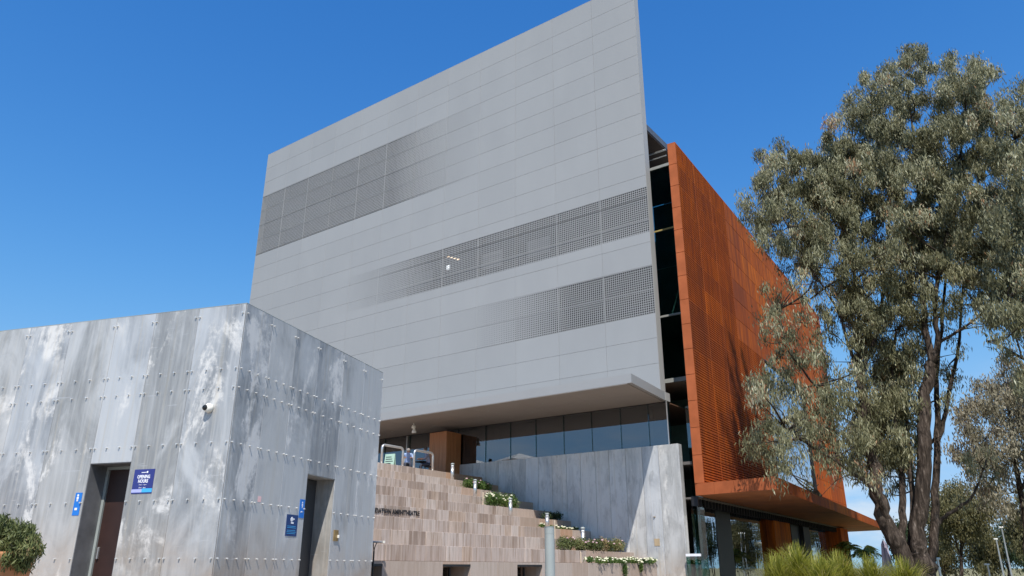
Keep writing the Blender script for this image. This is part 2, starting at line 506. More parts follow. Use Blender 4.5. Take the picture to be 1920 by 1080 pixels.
def mat_ground():
    k = NT('dry_grass'); p = k.pos()
    n = k.noise(p, 0.12, 6, 0.6); f = k.noise(p, 6, 4, 0.7)
    c = k.mix(k.rng(n, 0.35, 0.65), (0.22, 0.19, 0.10), (0.13, 0.14, 0.06))
    c = k.mix(k.rng(f, 0.3, 0.7, 0, 0.5), c, (0.30, 0.26, 0.16))
    k.bsdf(c, 0.95, 0, k.bump(f, 0.5, 0.05), spec=0.1); M['dry_grass'] = k.m
    k = NT('paving'); p = k.pos()
    b = k.n('ShaderNodeTexBrick'); b.inputs['Scale'].default_value = 0.9; b.inputs['Mortar Size'].default_value = 0.008
    b.inputs['Color1'].default_value = (0.38, 0.33, 0.28, 1); b.inputs['Color2'].default_value = (0.33, 0.29, 0.25, 1)
    b.inputs['Mortar'].default_value = (0.2, 0.18, 0.16, 1); k.l(p, b.inputs['Vector'])
    c = k.mix(k.rng(k.noise(p, 1.4, 6), 0.3, 0.7, 0, 0.35), b.outputs[0], (0.27, 0.23, 0.19))
    k.bsdf(c, 0.85, 0, spec=0.3); M['paving'] = k.m
mat_ground()

# ------------------------------------------------------------------ ground
tag(MB().add([(-3000, -3000, 0), (3000, -3000, 0), (3000, 3000, 0), (-3000, 3000, 0)], [(0, 1, 2, 3)]).build('ground', M['dry_grass']), kind='structure')
tag(MB().add([(-45, -30, 0.004), (14, -30, 0.004), (14, 30, 0.004), (24, 66, 0.004), (-45, 66, 0.004)], [(0, 1, 2, 3, 4)]).build('plaza_pavement', M['paving']), kind='structure')

# ------------------------------------------------------------------ museum
ROT = R(-36.1)
P0 = Vector((7.017, 34.289, 0))
museum = empty('art_museum', P0, ROT)
tag(museum, 'tall grey panelled museum with perforated bands and rust red steel side', 'building')
# local axes: +x to the right along the pale facade, +y into the building
def mperf():
    k = NT('perforated_panel')
    o = k.sep(k.objc(museum)); x, z = o[0], o[2]
    def band(z0, z1, xf, xz, hmax):
        a = k.rng(z, z0 - 0.001, z0 + 0.001); b = k.rng(z, z1 + 0.001, z1 - 0.001)
        f = k.rng(x, xz, xf, 0.0, hmax)
        return k.math('MULTIPLY', k.math('MULTIPLY', a, b), f)
    h = k.math('MAXIMUM', band(13.07, 15.54, -4.8, -14.6, 0.82), band(17.34, 19.83, -14.5, -24.5, 0.80))
    h = k.math('MAXIMUM', h, band(24.12, 29.15, -18.5, -10.0, 0.80))
    S = 0.1175
    fx = k.math('ABSOLUTE', k.math('SUBTRACT', k.math('FRACT', k.math('DIVIDE', k.math('ADD', x, 60), S)), 0.5))
    fz = k.math('ABSOLUTE', k.math('SUBTRACT', k.math('FRACT', k.math('DIVIDE', z, S)), 0.5))
    # rounded-square hole
    d = k.math('POWER', k.math('ADD', k.math('POWER', fx, 4.0), k.math('POWER', fz, 4.0)), 0.25)
    hole = k.math('LESS_THAN', d, k.math('MULTIPLY', h, 0.5))
    # solid margin at the panel edges
    px = k.math('ABSOLUTE', k.math('SUBTRACT', k.math('FRACT', k.math('DIVIDE', k.math('ADD', x, 0.2 + 2.7417 * 20), 2.7417)), 0.5))
    pz = k.math('ABSOLUTE', k.math('SUBTRACT', k.math('FRACT', k.math('DIVIDE', k.math('ADD', z, -10.588 + 1.239 * 20), 1.239)), 0.5))
    keep = k.math('MULTIPLY', k.math('LESS_THAN', px, 0.495), k.math('LESS_THAN', pz, 0.487))
    hole = k.math('MULTIPLY', hole, keep)
    b = k.bsdf(facade_colour(k), 0.5, 0, out=False)
    t = k.n('ShaderNodeBsdfTransparent')
    mx = k.n('ShaderNodeMixShader'); k.l(hole, mx.inputs[0]); k.l(b, mx.inputs[1]); k.l(t.outputs[0], mx.inputs[2])
    k.l(mx.outputs[0], k.out.inputs[0]); M['perforated'] = k.m
mperf()

XR, XL = -0.2, -33.1
NC = 12; PW = (XR - XL) / NC
Z0, ZJ, PH = 8.77, 10.588, 1.239
ZT = ZJ + 18 * PH + 0.1
# plate: surrounding edge channel, dark lining behind the sheets
mb = MB()
mb.box(XR, XR + 0.012, 0.0, 0.5, Z0, ZT + 0.01)
mb.box(XL - 0.012, XL, 0.0, 0.5, Z0, ZT + 0.01)
mb.box(XL, XR, 0.0, 0.5, ZT, ZT + 0.012)
fp = mb.build('facade_plate', M['facade_edge'], museum)
MB().box(XL + 0.003, XR - 0.003, 0.42, 0.497, Z0 + 0.45, ZT - 0.003).build('facade_lining', M['backing'], museum)
sheet = {}
def panel_mesh(w, h, mat, key):
    if key not in sheet:
        g = 0.005
        sheet[key] = MB().bbox(g, w - g, 0, 0.035, g, h - g, 0.003).mesh('facade_panel', mat)
    return sheet[key]
for c in range(NC):
    x0 = XL + c * PW
    for r_ in range(19):
        z0 = Z0 + 0.003 if r_ == 0 else ZJ + (r_ - 1) * PH
        h = ZJ - Z0 - 0.003 if r_ == 0 else (PH if r_ < 18 else PH + 0.1)
        perf = any(z0 < b1 and z0 + h > b0 for b0, b1 in ((13.07, 15.54), (17.34, 19.83), (24.12, 29.15)))
        key = (round(h, 3), perf)
        put('facade_panel', panel_mesh(PW, h, M['perforated' if perf else 'facade_white'], key), fp,
            (x0, -0.002 * rnd.random(), z0))
# lights and frames glimpsed through the holes
for (xx, zz, dx, dz) in ((-14.1, 19.55, 0, 0), (-13.85, 19.42, 0, 0), (-13.6, 19.3, 0, 0), (-13.35, 19.18, 0, 0), (-13.1, 19.05, 0, 0)):
    MB().box(xx, xx + 0.17, 0.37, 0.41, zz, zz + 0.07).build('gallery_lamp', M['lamp_warm'], museum)
MB().box(-13.9, -13.65, 0.37, 0.41, 18.6, 18.85).build('gallery_lamp', M['lamp_white'], museum)
plain('blind_grey', (0.16, 0.165, 0.17), 0.8)
for xx in (-16.5, -11.2, -7.9): MB().box(xx, xx + 1.5, 0.38, 0.412, 17.9, 18.9).build('gallery_blind', M['blind_grey'], museum)
mb = MB()
for xx in np.arange(XL + PW, XR, PW): mb.box(xx - 0.04, xx + 0.04, 0.05, 0.4, Z0 + 0.5, ZT - 0.02)
mb.build('facade_rail', M['dark_frame'], museum)

# canopy folded forward from the foot of the plate
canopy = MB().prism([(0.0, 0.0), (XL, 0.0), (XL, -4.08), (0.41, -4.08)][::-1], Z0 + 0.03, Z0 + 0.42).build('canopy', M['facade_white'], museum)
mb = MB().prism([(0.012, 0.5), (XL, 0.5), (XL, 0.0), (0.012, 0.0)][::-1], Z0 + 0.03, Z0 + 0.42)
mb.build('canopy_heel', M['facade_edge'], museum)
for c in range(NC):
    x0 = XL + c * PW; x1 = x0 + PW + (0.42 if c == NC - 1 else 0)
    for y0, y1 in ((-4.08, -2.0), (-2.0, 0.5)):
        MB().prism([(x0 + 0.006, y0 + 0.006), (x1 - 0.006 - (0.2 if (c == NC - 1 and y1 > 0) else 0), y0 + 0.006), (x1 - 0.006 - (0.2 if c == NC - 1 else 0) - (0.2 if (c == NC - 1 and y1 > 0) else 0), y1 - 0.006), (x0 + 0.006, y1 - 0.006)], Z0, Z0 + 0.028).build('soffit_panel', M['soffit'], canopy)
# small downlights in the soffit
dl = MB().lathe([(0.04, -0.01), (0.045, 0.0), (0.045, 0.01)], 12).mesh('downlight', M['grey_paint'])
for i in range(10): put('downlight', dl, canopy, (-1.6 - i * 1.6, -1.4 if i % 2 else -2.9, Z0 - 0.005))

# building body behind
mb = MB()
mb.box(XL + 0.3, -3.6, 0.55, 31, Z0 + 0.05, 20.5)
mb.build('building_body', M['backing'], museum)
# roof slab and the recessed glass corner between the two plates
MB().box(-3.2, -0.17, 0.51, 9, 23.4, 23.75).build('roof_slab', plain('roof_metal', (0.13, 0.14, 0.155), 0.5, 0.3), museum)
MB().box(-3.19, -0.2, 0.52, 8.9, 23.3, 23.4).build('roof_soffit', plain('roof_under', (0.05, 0.035, 0.028), 0.7), museum)
YS = 1.9
plain('slab_grey', (0.30, 0.31, 0.29), 0.7)
for zz, hh in ((21.75, 0.16), (13.4, 0.10), (10.05, 0.2)):
    MB().prism([(-2.6, YS - 0.06), (0.93, YS - 0.06), (0.80, YS + 4), (-2.6, YS + 4)], zz, zz + hh).build('floor_slab', M['slab_grey'], museum)
MB().box(-2.6, 0.95, YS - 0.09, YS - 0.03, 18.08, 18.16).build('transom', plain('transom_gold', (0.42, 0.33, 0.12), 0.5), museum)
for z0, z1 in ((10.26, 13.39), (13.51, 16.0), (16.02, 18.07), (18.17, 21.74)):
    for x0, x1 in ((-2.6, -1.1), (-1.08, 0.25), (0.27, 0.93)):
        MB().box(x0, x1, YS, YS + 0.02, z0, z1).build('glass_pane', M['glass_strip'], museum)
mb = MB()
mb.box(-2.6, 0.75, YS + 4.01, YS + 4.1, 4.6, 21.7); mb.build('inner_wall', plain('interior_teal', (0.26, 0.46, 0.43), 0.7), museum)
MB().box(0.30, 0.88, YS + 0.3, YS + 0.33, 12.0, 13.3).build('teal_blind', plain('teal_paint', (0.05, 0.22, 0.20), 0.6), museum)
MB().tube([(-2.6, YS - 0.02, 22.75), (0.2, YS - 0.02, 22.75)], 0.045, 8).build('handrail', M['steel'], museum)
MB().tube([(-2.6, YS - 0.02, 22.4), (0.2, YS - 0.02, 22.4)], 0.03, 8).build('handrail', M['steel'], museum)

# glazed foyer under the canopy
mx = [-22.0, -20.0, -18.0, -16.0, -14.0, -12.4, -10.5, -8.87, -7.27, -5.60, -4.00, -2.42, -0.97, 0.0]
for a, b in zip(mx[:-1], mx[1:]):
    z0 = 6.82 if a > -12.3 else 6.05
    MB().box(a + 0.012, b - 0.012, 0.12, 0.145, z0, Z0 - 0.04).build('foyer_pane', M['glass'], museum)
for a in mx[1:]:
    z0 = 6.82 if a > -12.3 else 6.05
    MB().box(a - 0.012, a + 0.012, 0.06, 0.30, z0, Z0 - 0.02).build('glass_fin', M['glass_teal'], museum)
MB().box(-22, 0.02, 0.10, 0.16, Z0 - 0.04, Z0 - 0.003).build('head_channel', M['dark_frame'], museum)
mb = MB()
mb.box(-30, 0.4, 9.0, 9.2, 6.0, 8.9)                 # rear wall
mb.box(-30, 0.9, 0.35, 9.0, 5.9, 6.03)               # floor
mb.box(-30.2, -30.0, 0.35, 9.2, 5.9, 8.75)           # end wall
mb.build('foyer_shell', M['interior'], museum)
MB().box(-30, 0.0, 0.56, 9.0, Z0 - 0.05, Z0 - 0.006).build('foyer_ceiling', plain('foyer_ceil', (0.16, 0.085, 0.05), 0.6), museum)
for x0 in (-1.75, -10.9, -19.0): MB().box(x0, x0 + 0.5, 0.7, 1.2, 6.03, Z0 - 0.06).build('foyer_column', M['interior_pale'], museum)
MB().box(-11.9, -11.1, 0.5, 0.8, 6.03, 8.1).build('foyer_screen', M['black_metal'], museum)
for xx in (-16.2, -20.2): MB().box(xx, xx + 0.06, 0.02, 0.11, 6.05, Z0 - 0.04).build('door_post', M['steel'], museum)
MB().box(0.012, 0.05, 0.0, 0.06, 6.82, Z0).build('corner_post', M['steel'], museum)

# corten plate -----------------------------------------------------------------
rust = empty('corten_plate', (1.52, 0.03, 0), R(3.6)); rust.parent = museum
# local: +y along the plate (s), +x outward (e)
ZR, ZC = 21.8, 5.02
NS, SW = 13, 33.5 / 13
NRW = 14; RH = (ZR - ZC) / NRW
MB().box(-0.40, -0.13, 0.02, 33.48, 4.95, ZR - 0.01).build('plate_core', M['black_metal'], rust)
def slotted():
    g = 0.005; n = 10
    mb = MB(); w = SW - 2 * g; h = RH - 2 * g
    prof = []
    m0 = 0.015
    step = (h - 2 * m0) / n
    prof.append((0, g))
    for i in range(n):
        a = g + m0 + i * step + step * 0.29; b = a + step * 0.42
        prof += [(0, a), (-0.12, a + 0.004), (-0.12, b - 0.004), (0, b)]
    prof.append((0, g + h))
    k = len(prof)
    for (e, z) in prof: mb.v.append((e, g + 0.035, z))
    for (e, z) in prof: mb.v.append((e, g + w - 0.035, z))
    for i in range(k - 1): mb.f.append((i, i + k, i + k + 1, i + 1))
    mb.box(-0.125, 0, g, g + 0.035, g, g + h); mb.box(-0.125, 0, g + w - 0.035, g + w, g, g + h)
    return mb.mesh('corten_panel', M['corten'])
slot_me = slotted()
flat_me = MB().bbox(-0.12, 0, 0.004, SW - 0.004, 0.006, RH - 0.006, 0.008).mesh('corten_panel', M['corten'])
WIN = (5, 9, 7)      # window columns 5..8, lowest 7 rows
for c in range(NS):
    for r_ in range(NRW):
        if WIN[0] <= c < WIN[1] and r_ < WIN[2]: continue
        slots = c < 3 or (c < 5 and r_ < 7)
        put('corten_panel', slot_me if slots else flat_me, rust, (rnd.uniform(-0.004, 0.004), c * SW, ZC + r_ * RH))
edge_me = MB().bbox(-0.42, 0.0, -0.05, 0.012, 0.008, RH - 0.008, 0.008).mesh('corten_edge_panel', M['corten_edge'])
for r_ in range(NRW): put('corten_edge_panel', edge_me, rust, (0.004, 0, ZC + r_ * RH))
MB().box(-0.41, 0.002, -0.04, 33.5, ZR + 0.002, ZR + 0.03).build('plate_coping', M['corten_edge'], rust)
MB().box(-0.41, 0.002, 33.502, 33.53, 5.0, ZR).build('plate_end', M['corten_edge'], rust)
# picture window
wy0, wy1, wz1 = WIN[0] * SW, WIN[1] * SW, ZC + WIN[2] * RH
for i in range(2):
    a = wy0 + (wy1 - wy0) * i / 2; b = wy0 + (wy1 - wy0) * (i + 1) / 2
    MB().box(-0.122, -0.105, a + 0.03, b - 0.03, ZC - 0.05, wz1 - 0.03).build('window_pane', M['glass_window'], rust)
mb = MB(); mb.box(-0.126, 0.02, wy0, wy0 + 0.03, ZC, wz1); mb.box(-0.126, 0.02, wy1 - 0.03, wy1, ZC, wz1); mb.box(-0.126, 0.02, wy0 + 0.03, wy1 - 0.03, wz1 - 0.03, wz1)
mb.build('window_frame', M['dark_frame'], rust)
# corten canopy
cp = [(-0.42, 0.0), (3.27, -1.0), (1.75, 39.2), (-1.9, 41.3)]
ZB = 4.53
cmb = MB().prism([(-0.41, 0.02), (3.24, -0.97), (1.72, 39.17), (-1.88, 41.27)], ZB + 0.03, ZC - 0.012)
rc = cmb.build('corten_canopy', M['corten_edge'], rust)
MB().prism([(-0.40, 0.03), (3.22, -0.95), (1.70, 39.15), (-1.86, 41.25)], ZB, ZB + 0.029).build('canopy_soffit', M['corten_soffit'], rust)
def fascia(a, b, n, mat):
    a = Vector((*a, 0)); b = Vector((*b, 0)); d = (b - a) / n; u = d.normalized(); nr = Vector((u.y, -u.x, 0))
    for i in range(n):
        p = a + d * i + u * 0.006; q = a + d * (i + 1) - u * 0.006
        MB().prism([(p.x, p.y), (p.x + 0.02 * nr.x, p.y + 0.02 * nr.y), (q.x + 0.02 * nr.x, q.y + 0.02 * nr.y), (q.x, q.y)], ZB - 0.004, ZC).build('fascia_plate', mat, rust)
fascia((3.243, -0.96), (1.723, 39.16), 16, M['corten'])
fascia((-0.42, 0.018), (3.24, -0.975), 4, M['corten_edge'])
# glazed base below it
for a, b in ((0.9, 2.45), (2.47, 4.1), (6.4, 8.0), (8.02, 9.65), (9.67, 11.3), (11.32, 13.0), (22.8, 24.7), (24.72, 26.6), (26.62, 28.5), (28.52, 30.4)):
    MB().box(-1.02, -1.0, a, b, 0.05, 4.4).build('base_pane', M['glass_base'], rust)
for a, b in ((4.12, 6.38), (18.6, 20.9)):
    MB().box(-1.1, -0.98, a, b, 0, 4.4).build('base_panel', M['dark_frame'], rust)
MB().box(-1.25, -0.75, 20.92, 22.7, 0, 4.5).build('base_pier', M['black_metal'], rust)
for a, b, e0 in ((13.1, 14.3, -0.6), (14.32, 15.5, -0.6), (15.52, 16.8, -0.6), (30.6, 32.0, -0.2), (32.02, 33.5, -0.2)):
    MB().box(-1.3, e0, a, b, 0, 4.42).build('corten_pier', M['corten'], rust)
mb = MB()
for i in range(70): mb.box(-0.75, -0.45, 0.3 + i * 0.45, 0.36 + i * 0.45, 4.12, 4.52)
tag(mb.build('soffit_fins', M['black_metal'], rust), kind='stuff')
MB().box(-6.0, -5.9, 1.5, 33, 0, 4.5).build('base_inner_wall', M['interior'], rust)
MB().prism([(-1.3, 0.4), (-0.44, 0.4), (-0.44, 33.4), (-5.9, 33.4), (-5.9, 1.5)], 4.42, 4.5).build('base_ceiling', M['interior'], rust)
MB().box(-1.04, -0.99, 4.9, 5.15, 0.0, 2.1).build('door_pull', plain('door_edge_pale', (0.38, 0.36, 0.33), 0.5), rust)
# glass between wall and corten base, set back
for a, b in ((0.55, 1.05),):
    MB().box(a, b, 0.9, 0.92, 0.1, 8.6).build('side_glazing', M['glass_strip'], museum)
MB().box(0.86, 0.90, 0.80, 0.84, 5.9, 6.35).build('wall_light', M['interior_pale'], museum)
MB().box(0.55, 1.2, -0.25, -0.22, 0.1, 2.05).build('balustrade_glass', M['glass_teal'], museum)
MB().box(0.55, 1.2, -0.28, -0.19, 2.06, 2.16).build('balustrade_rail', M['sign_white'], museum)

# ------------------------------------------------------------------ galvanised wall below the foyer
gwall = empty('galvanised_wall', P0, ROT)
tag(gwall, 'tall grey streaked metal wall below the foyer glazing, half in shadow', 'wall')
MB().box(-12.28, 0.44, 0.03, 0.30, 0, 6.76).build('wall_core', M['dark_frame'], gwall)
wj = [-12.3, -11.3, -10.4, -9.55, -8.67, -7.84, -7.06, -6.24, -5.41, -4.62, -3.80, -3.06, -2.19, -1.34, -0.52, 0.46]
for a, b in zip(wj[:-1], wj[1:]):
    MB().bbox(a + 0.006, b - 0.006, -0.02, 0.028, 0, 6.8, 0.005).build('wall_panel', M['galvanised_wall'], gwall)
MB().bbox(0.442, 0.48, -0.018, 0.32, 0, 6.79, 0.006).build('wall_end_panel', M['galvanised_wall'], gwall)
MB().box(-12.3, 0.44, 0.031, 0.31, 6.762, 6.80).build('wall_cap', M['galvanised_wall'], gwall)
MB().bbox(-0.98, -0.72, -0.035, -0.02, 2.5, 2.8, 0.003).build('access_plate', plain('access_ochre', (0.42, 0.32, 0.20), 0.6), gwall)
MB().lathe([(0.05, 0), (0.05, 0.02), (0.02, 0.03)], 12).build('wall_socket', M['plaque_brass'], gwall, (-0.9, -0.03, 3.7))

# ------------------------------------------------------------------ amphitheatre
amphi = empty('stepped_amphitheatre', P0, ROT)
tag(amphi, 'broad pinkish stone amphitheatre of stained stepped seating rows', 'amphitheatre')
ZK = [1.78 + 0.473 * k for k in range(10)]
TK = [0.66 + 2.27 * (z - 1.66) for z in ZK]
cube = MB().bbox(-0.5, 0.5, -0.5, 0.5, -0.5, 0.5, 0.012).mesh('stone_block', M['sandstone'])
cubep = MB().bbox(-0.5, 0.5, -0.5, 0.5, -0.5, 0.5, 0.008).mesh('stone_block', M['concrete_pink'])
YEND = -0.03
core = MB()
OPEN = [(-17.6, -16.5), (-14.04, -12.78), (-10.33, -8.89)]
for k in range(10):
    zb = 0 if k == 0 else ZK[k - 1]
    if k == 0:
        ys = [-30.0] + [v for o in OPEN for v in o] + [YEND]
        for a, b in zip(ys[0::2], ys[1::2]): core.box(-TK[1] - 0.3, -TK[0] - 0.25, a, b, 0, ZK[0] - 0.05)
        core.box(-TK[1] - 0.3, -TK[0] - 0.9, -29.9, YEND - 0.1, 0, ZK[0] - 0.06)
    else:
        xb = -TK[k] - (1.4 if k < 9 else 24)
        core.box(xb, -TK[k] - 0.25, -30, YEND, zb - 0.3, ZK[k] - 0.05)
core.build('stepped_core', M['tread'], amphi)
def block(x0, x1, y0, y1, z0, z1, me):
    return put('stone_block', me, amphi, ((x0 + x1) / 2, (y0 + y1) / 2, (z0 + z1) / 2), 0, (x1 - x0, y1 - y0, z1 - z0))
for k in range(1, 10):
    ys = -17.0 + k * 1.05
    y = ys
    jit = 0
    block(-TK[k] - 0.9, -TK[k], -30, ys - 0.004, ZK[k - 1] - 0.004, ZK[k] - 0.004, cube)
    lim = -4.6 + (k % 3) * 0.35
    while y < YEND - 0.1:
        smooth = y > lim
        w = rnd.uniform(0.9, 1.7) if smooth else rnd.choice((0.3, 0.42, 0.5, 0.62, 0.8, 1.0))
        e = min(y + w, YEND)
        if YEND - e < 0.2: e = YEND
        pr = rnd.uniform(-0.008, 0.012)
        block(-TK[k] - 0.9, -TK[k] + pr, y + 0.003, e - 0.003, ZK[k - 1] + 0.014, ZK[k] - rnd.uniform(0, 0.010), cubep if smooth else cube)
        y = e
    # tread slabs
    MB().box(-TK[k] - 1.07, -TK[k] - 0.905, -30, YEND, ZK[k] - 0.05, ZK[k] - 0.008).build('tread', M['tread'], amphi)
# lowest wall with its three dark openings
y = -30.0
segs = []
ed = sorted([v for o in OPEN for v in o])
bounds = [-30.0] + ed + [YEND]
for a, b in zip(bounds[0::2], bounds[1::2]):
    y = a
    while y < b - 0.05:
        e = min(y + rnd.uniform(0.9, 1.5), b)
        if b - e < 0.3: e = b
        block(-TK[0] - 0.25, -TK[0] + rnd.uniform(-0.004, 0.004), y + 0.003, e - 0.003, 0.0, ZK[0] - 0.004, cubep)
        y = e
for a, b in OPEN:
    mb = MB().box(-TK[0] - 0.95, -TK[0] - 0.9, a, b, 0, 1.62); mb.box(-TK[0] - 0.9, -TK[0] - 0.26, a, b, 0.001, 0.02)
    mb.build('opening_lining', M['black_metal'], amphi)
    MB().box(-TK[0] - 0.3, -TK[0] + 0.012, a + 0.002, b - 0.002, 1.64, 1.70).build('opening_lintel', M['dark_frame'], amphi)
    block(-TK[0] - 0.9, -TK[0], a + 0.003, b - 0.003, 1.702, ZK[0] - 0.004, cubep)
    MB().box(-TK[0] - 0.5, -TK[0] - 0.44, b - 0.45, b - 0.39, 0.02, 1.62).build('opening_post', M['dark_frame'], amphi)
for k in (0,):
    MB().box(-TK[1] + 0.001, -TK[0] - 0.26, -30, YEND, ZK[0] - 0.05, ZK[0] - 0.02).build('tread', M['tread'], amphi)
# raised metal lettering
def text_mesh(body, size, mat, extrude=0.006, align='LEFT', weight=0.0):
    cu = bpy.data.curves.new('txt', 'FONT'); cu.body = body; cu.size = size; cu.extrude = extrude
    cu.align_x = align; cu.resolution_u = 2; cu.offset = weight
    t = bpy.data.objects.new('txt', cu); COL.objects.link(t)
    bpy.context.view_layer.update()
    dg = bpy.context.evaluated_depsgraph_get()
    me = bpy.data.meshes.new_from_object(t.evaluated_get(dg))
    bpy.data.objects.remove(t)
    me.materials.clear(); me.materials.append(mat)
    return me
def text_obj(body, size, mat, parent, loc, rot, width=None, height=None, align='LEFT', weight=0.0, name='lettering', ext=0.006):
    me = text_mesh(body, size, mat, ext, align, weight)
    xs = [v.co.x for v in me.vertices]; ysz = [v.co.y for v in me.vertices]
    if width:
        sx = width / (max(xs) - min(xs)); sy = (height / (max(ysz) - min(ysz))) if height else sx
        for v in me.vertices: v.co.x *= sx; v.co.y *= sy
    o = put(name, me, parent, loc); o.rotation_euler = rot
    return o
# text runs toward +y on the riser facing +x
t_ = text_obj('FOUNDATION AMPHITHEATRE', 0.2, M['lettering'], amphi, (-TK[4] + 0.02, -13.28, 3.39), (R(90), 0, R(90)), 2.76, 0.165, weight=0.004)

# bollards up the side of the rows
bol = None
def bollard(x, y, z, h, label):
    global bol
    loc = P0 + Matrix.Rotation(ROT, 3, 'Z') @ Vector((x, y, 0)); loc.z = z
    if bol is None:
        bol = empty('light_bollard', loc)
        MB().lathe([(0.085, 0), (0.085, 0.60)], 14).build('post', M['steel'], bol, smooth=True)
        MB().lathe([(0.07, 0.60), (0.07, 0.70)], 14).build('lens', plain('lens_white', (0.8, 0.8, 0.78), 0.25), bol, smooth=True)
        MB().lathe([(0.088, 0.70), (0.088, 0.76), (0.06, 0.78)], 14).build('cap', M['grey_paint'], bol, smooth=True)
        o = bol
    else:
        o = copy_tree(bol); o.location = loc
    tag(o, label, 'bollard', 'light bollards climbing beside the seating rows')
    o.scale = (1, 1, h / 0.78)
bollard(-9.80, -3.35, ZK[8], 0.80, 'uppermost steel light bollard, at the corner of the top step')
bollard(-7.60, -4.32, ZK[6], 0.76, 'steel light bollard between the pink bush and the white flower bush')
bollard(-5.81, -4.06, ZK[4], 0.82, 'steel light bollard to the right of the white flower bush')
bollard(-4.20, -3.59, ZK[3], 0.62, 'steel light bollard whose top rises behind the thick grey post')
bollard(-2.35, -3.75, ZK[1] - 0.02, 0.95, 'lowest steel light bollard, in front of the long pink flowering planting')

# small stakes
for (x, y, z, h) in ((-6.6, -5.0, ZK[5], 0.55), (-3.1, -4.7, ZK[2], 0.7), (-1.3, -5.7, ZK[0], 0.4)):
    loc = P0 + Matrix.Rotation(ROT, 3, 'Z') @ Vector((x, y, 0)); loc.z = z - 0.02
    o = MB().lathe([(0.025, 0), (0.025, h), (0.012, h + 0.02)], 8).build('garden_stake', plain('stake_pine', (0.55, 0.44, 0.32), 0.8), None, loc)
    tag(o, {0: 'thin pale stake beside the white flower bush', 1: 'thin pale stake standing just left of the thick grey post', 2: 'short pale stake at the left end of the lowest flower row'}[[ -6.6, -3.1, -1.3].index(x)], 'stake')

# ------------------------------------------------------------------ foliage tools
def leaf_object(name, centers, dirs, length, width, tints, mat, parent=None, fold=0.0, nprng=None):
    """one mesh of pointed leaves (diamond quads)"""
    n = len(centers)
    g = nprng or np.random.default_rng(3)
    d = dirs / np.linalg.norm(dirs, axis=1, keepdims=True)
    a = g.normal(size=(n, 3)); s = np.cross(d, a); s /= np.linalg.norm(s, axis=1, keepdims=True) + 1e-9
    ln = length * g.uniform(0.6, 1.3, (n, 1)); wd = width * g.uniform(0.7, 1.3, (n, 1))
    v = np.empty((n, 4, 3))
    v[:, 0] = centers - d * ln * 0.5; v[:, 1] = centers + s * wd * 0.5 - d * ln * 0.08
    v[:, 2] = centers + d * ln * 0.5; v[:, 3] = centers - s * wd * 0.5 - d * ln * 0.08
    me = bpy.data.meshes.new(name)
    me.vertices.add(n * 4); me.vertices.foreach_set('co', v.ravel())
    me.loops.add(n * 4); me.loops.foreach_set('vertex_index', np.arange(n * 4, dtype=np.int32))
    me.polygons.add(n); me.polygons.foreach_set('loop_start', np.arange(0, n * 4, 4, dtype=np.int32))
    at_ = me.attributes.new('tint', 'FLOAT', 'FACE'); at_.data.foreach_set('value', np.clip(tints, 0, 1).astype(np.float32))
    me.materials.append(mat); me.update(calc_edges=True)
    return put(name, me, parent)

def blob_leaves(g, clumps, per, drop=0.8, spread=1.0):
    """leaves for ellipsoid clumps (cx,cy,cz, rx,ry,rz, density); denser at the shell, drooping"""
    C = []; D = []; T = []
    for (c, r3, dens) in clumps:
        n = int(per * dens)
        if n < 1: continue
        u = g.normal(size=(n, 3)); u /= np.linalg.norm(u, axis=1, keepdims=True)
        rad = g.uniform(0.0, 1.0, (n, 1)) ** 0.55 * g.choice([0.8, 1.0, 1.25], (n, 1), p=[0.3, 0.5, 0.2])
        p = u * rad * np.array(r3) + np.array(c)
        p += g.normal(scale=0.08, size=(n, 3)) * min(r3)
        d = g.normal(size=(n, 3)) * spread; d[:, 2] -= drop * 2.0
        C.append(p); D.append(d)
        T.append(np.clip(g.normal(0.45, 0.17, n) + g.normal(0, 0.19), 0, 1))
    return np.concatenate(C), np.concatenate(D), np.concatenate(T)

def limb(mb, pts, r0, r1, g, n=7, wob=0.05):
    """smooth tapered limb through the control points"""
    P = [Vector(p) for p in pts]
    out = []
    for i in range(len(P) - 1):
        p0 = P[max(i - 1, 0)]; p1 = P[i]; p2 = P[i + 1]; p3 = P[min(i + 2, len(P) - 1)]
        for k in range(4):
            t = k / 4
            out.append(0.5 * ((2 * p1) + (p2 - p0) * t + (2 * p0 - 5 * p1 + 4 * p2 - p3) * t * t + (3 * p1 - p0 - 3 * p2 + p3) * t ** 3))
    out.append(P[-1])
    m = len(out)
    rad = [r0 + (r1 - r0) * (i / (m - 1)) for i in range(m)]
    out = [p + Vector(g.normal(scale=wob * rad[i] * 2, size=3)) for i, p in enumerate(out)]
    mb.tube(out, rad, n)
    return out

# ------------------------------------------------------------------ pavilion of galvanised plates
PROT = R(-17.3)
DP = 14.0
c0 = at(463.3, 568, 10); cdir = Vector((c0.x, c0.y, 0)).normalized() * DP
pav = empty('plate_pavilion', cdir, PROT)
tag(pav, 'low flat-roofed pavilion clad in blotchy galvanised steel plates with bolts', 'building')
ZE = 1.6
lt = [0, 0.073, 0.143, 0.208, 0.287, 0.363, 0.437, 0.51, 0.583, 0.656]      # joints along the left face, in DP
rt = [0, 0.060, 0.119, 0.181, 0.258, 0.327, 0.395]
ztop = ZE + 0.3259 * DP; zmid = ZE + 0.2267 * DP; zdoor = ZE + 0.1265 * DP
TH = 0.012
def steel_plate(face, a, b, z0, z1):
    g = 0.0025
    if face == 'L': MB().bbox(-b * DP + g, -a * DP - g, -TH, 0, z0 + g, z1 - g, 0.003).build('steel_plate', M['galvanised'], pav)
    else: MB().bbox(0, TH, a * DP + g, b * DP - g, z0 + g, z1 - g, 0.003).build('steel_plate', M['galvanised'], pav)
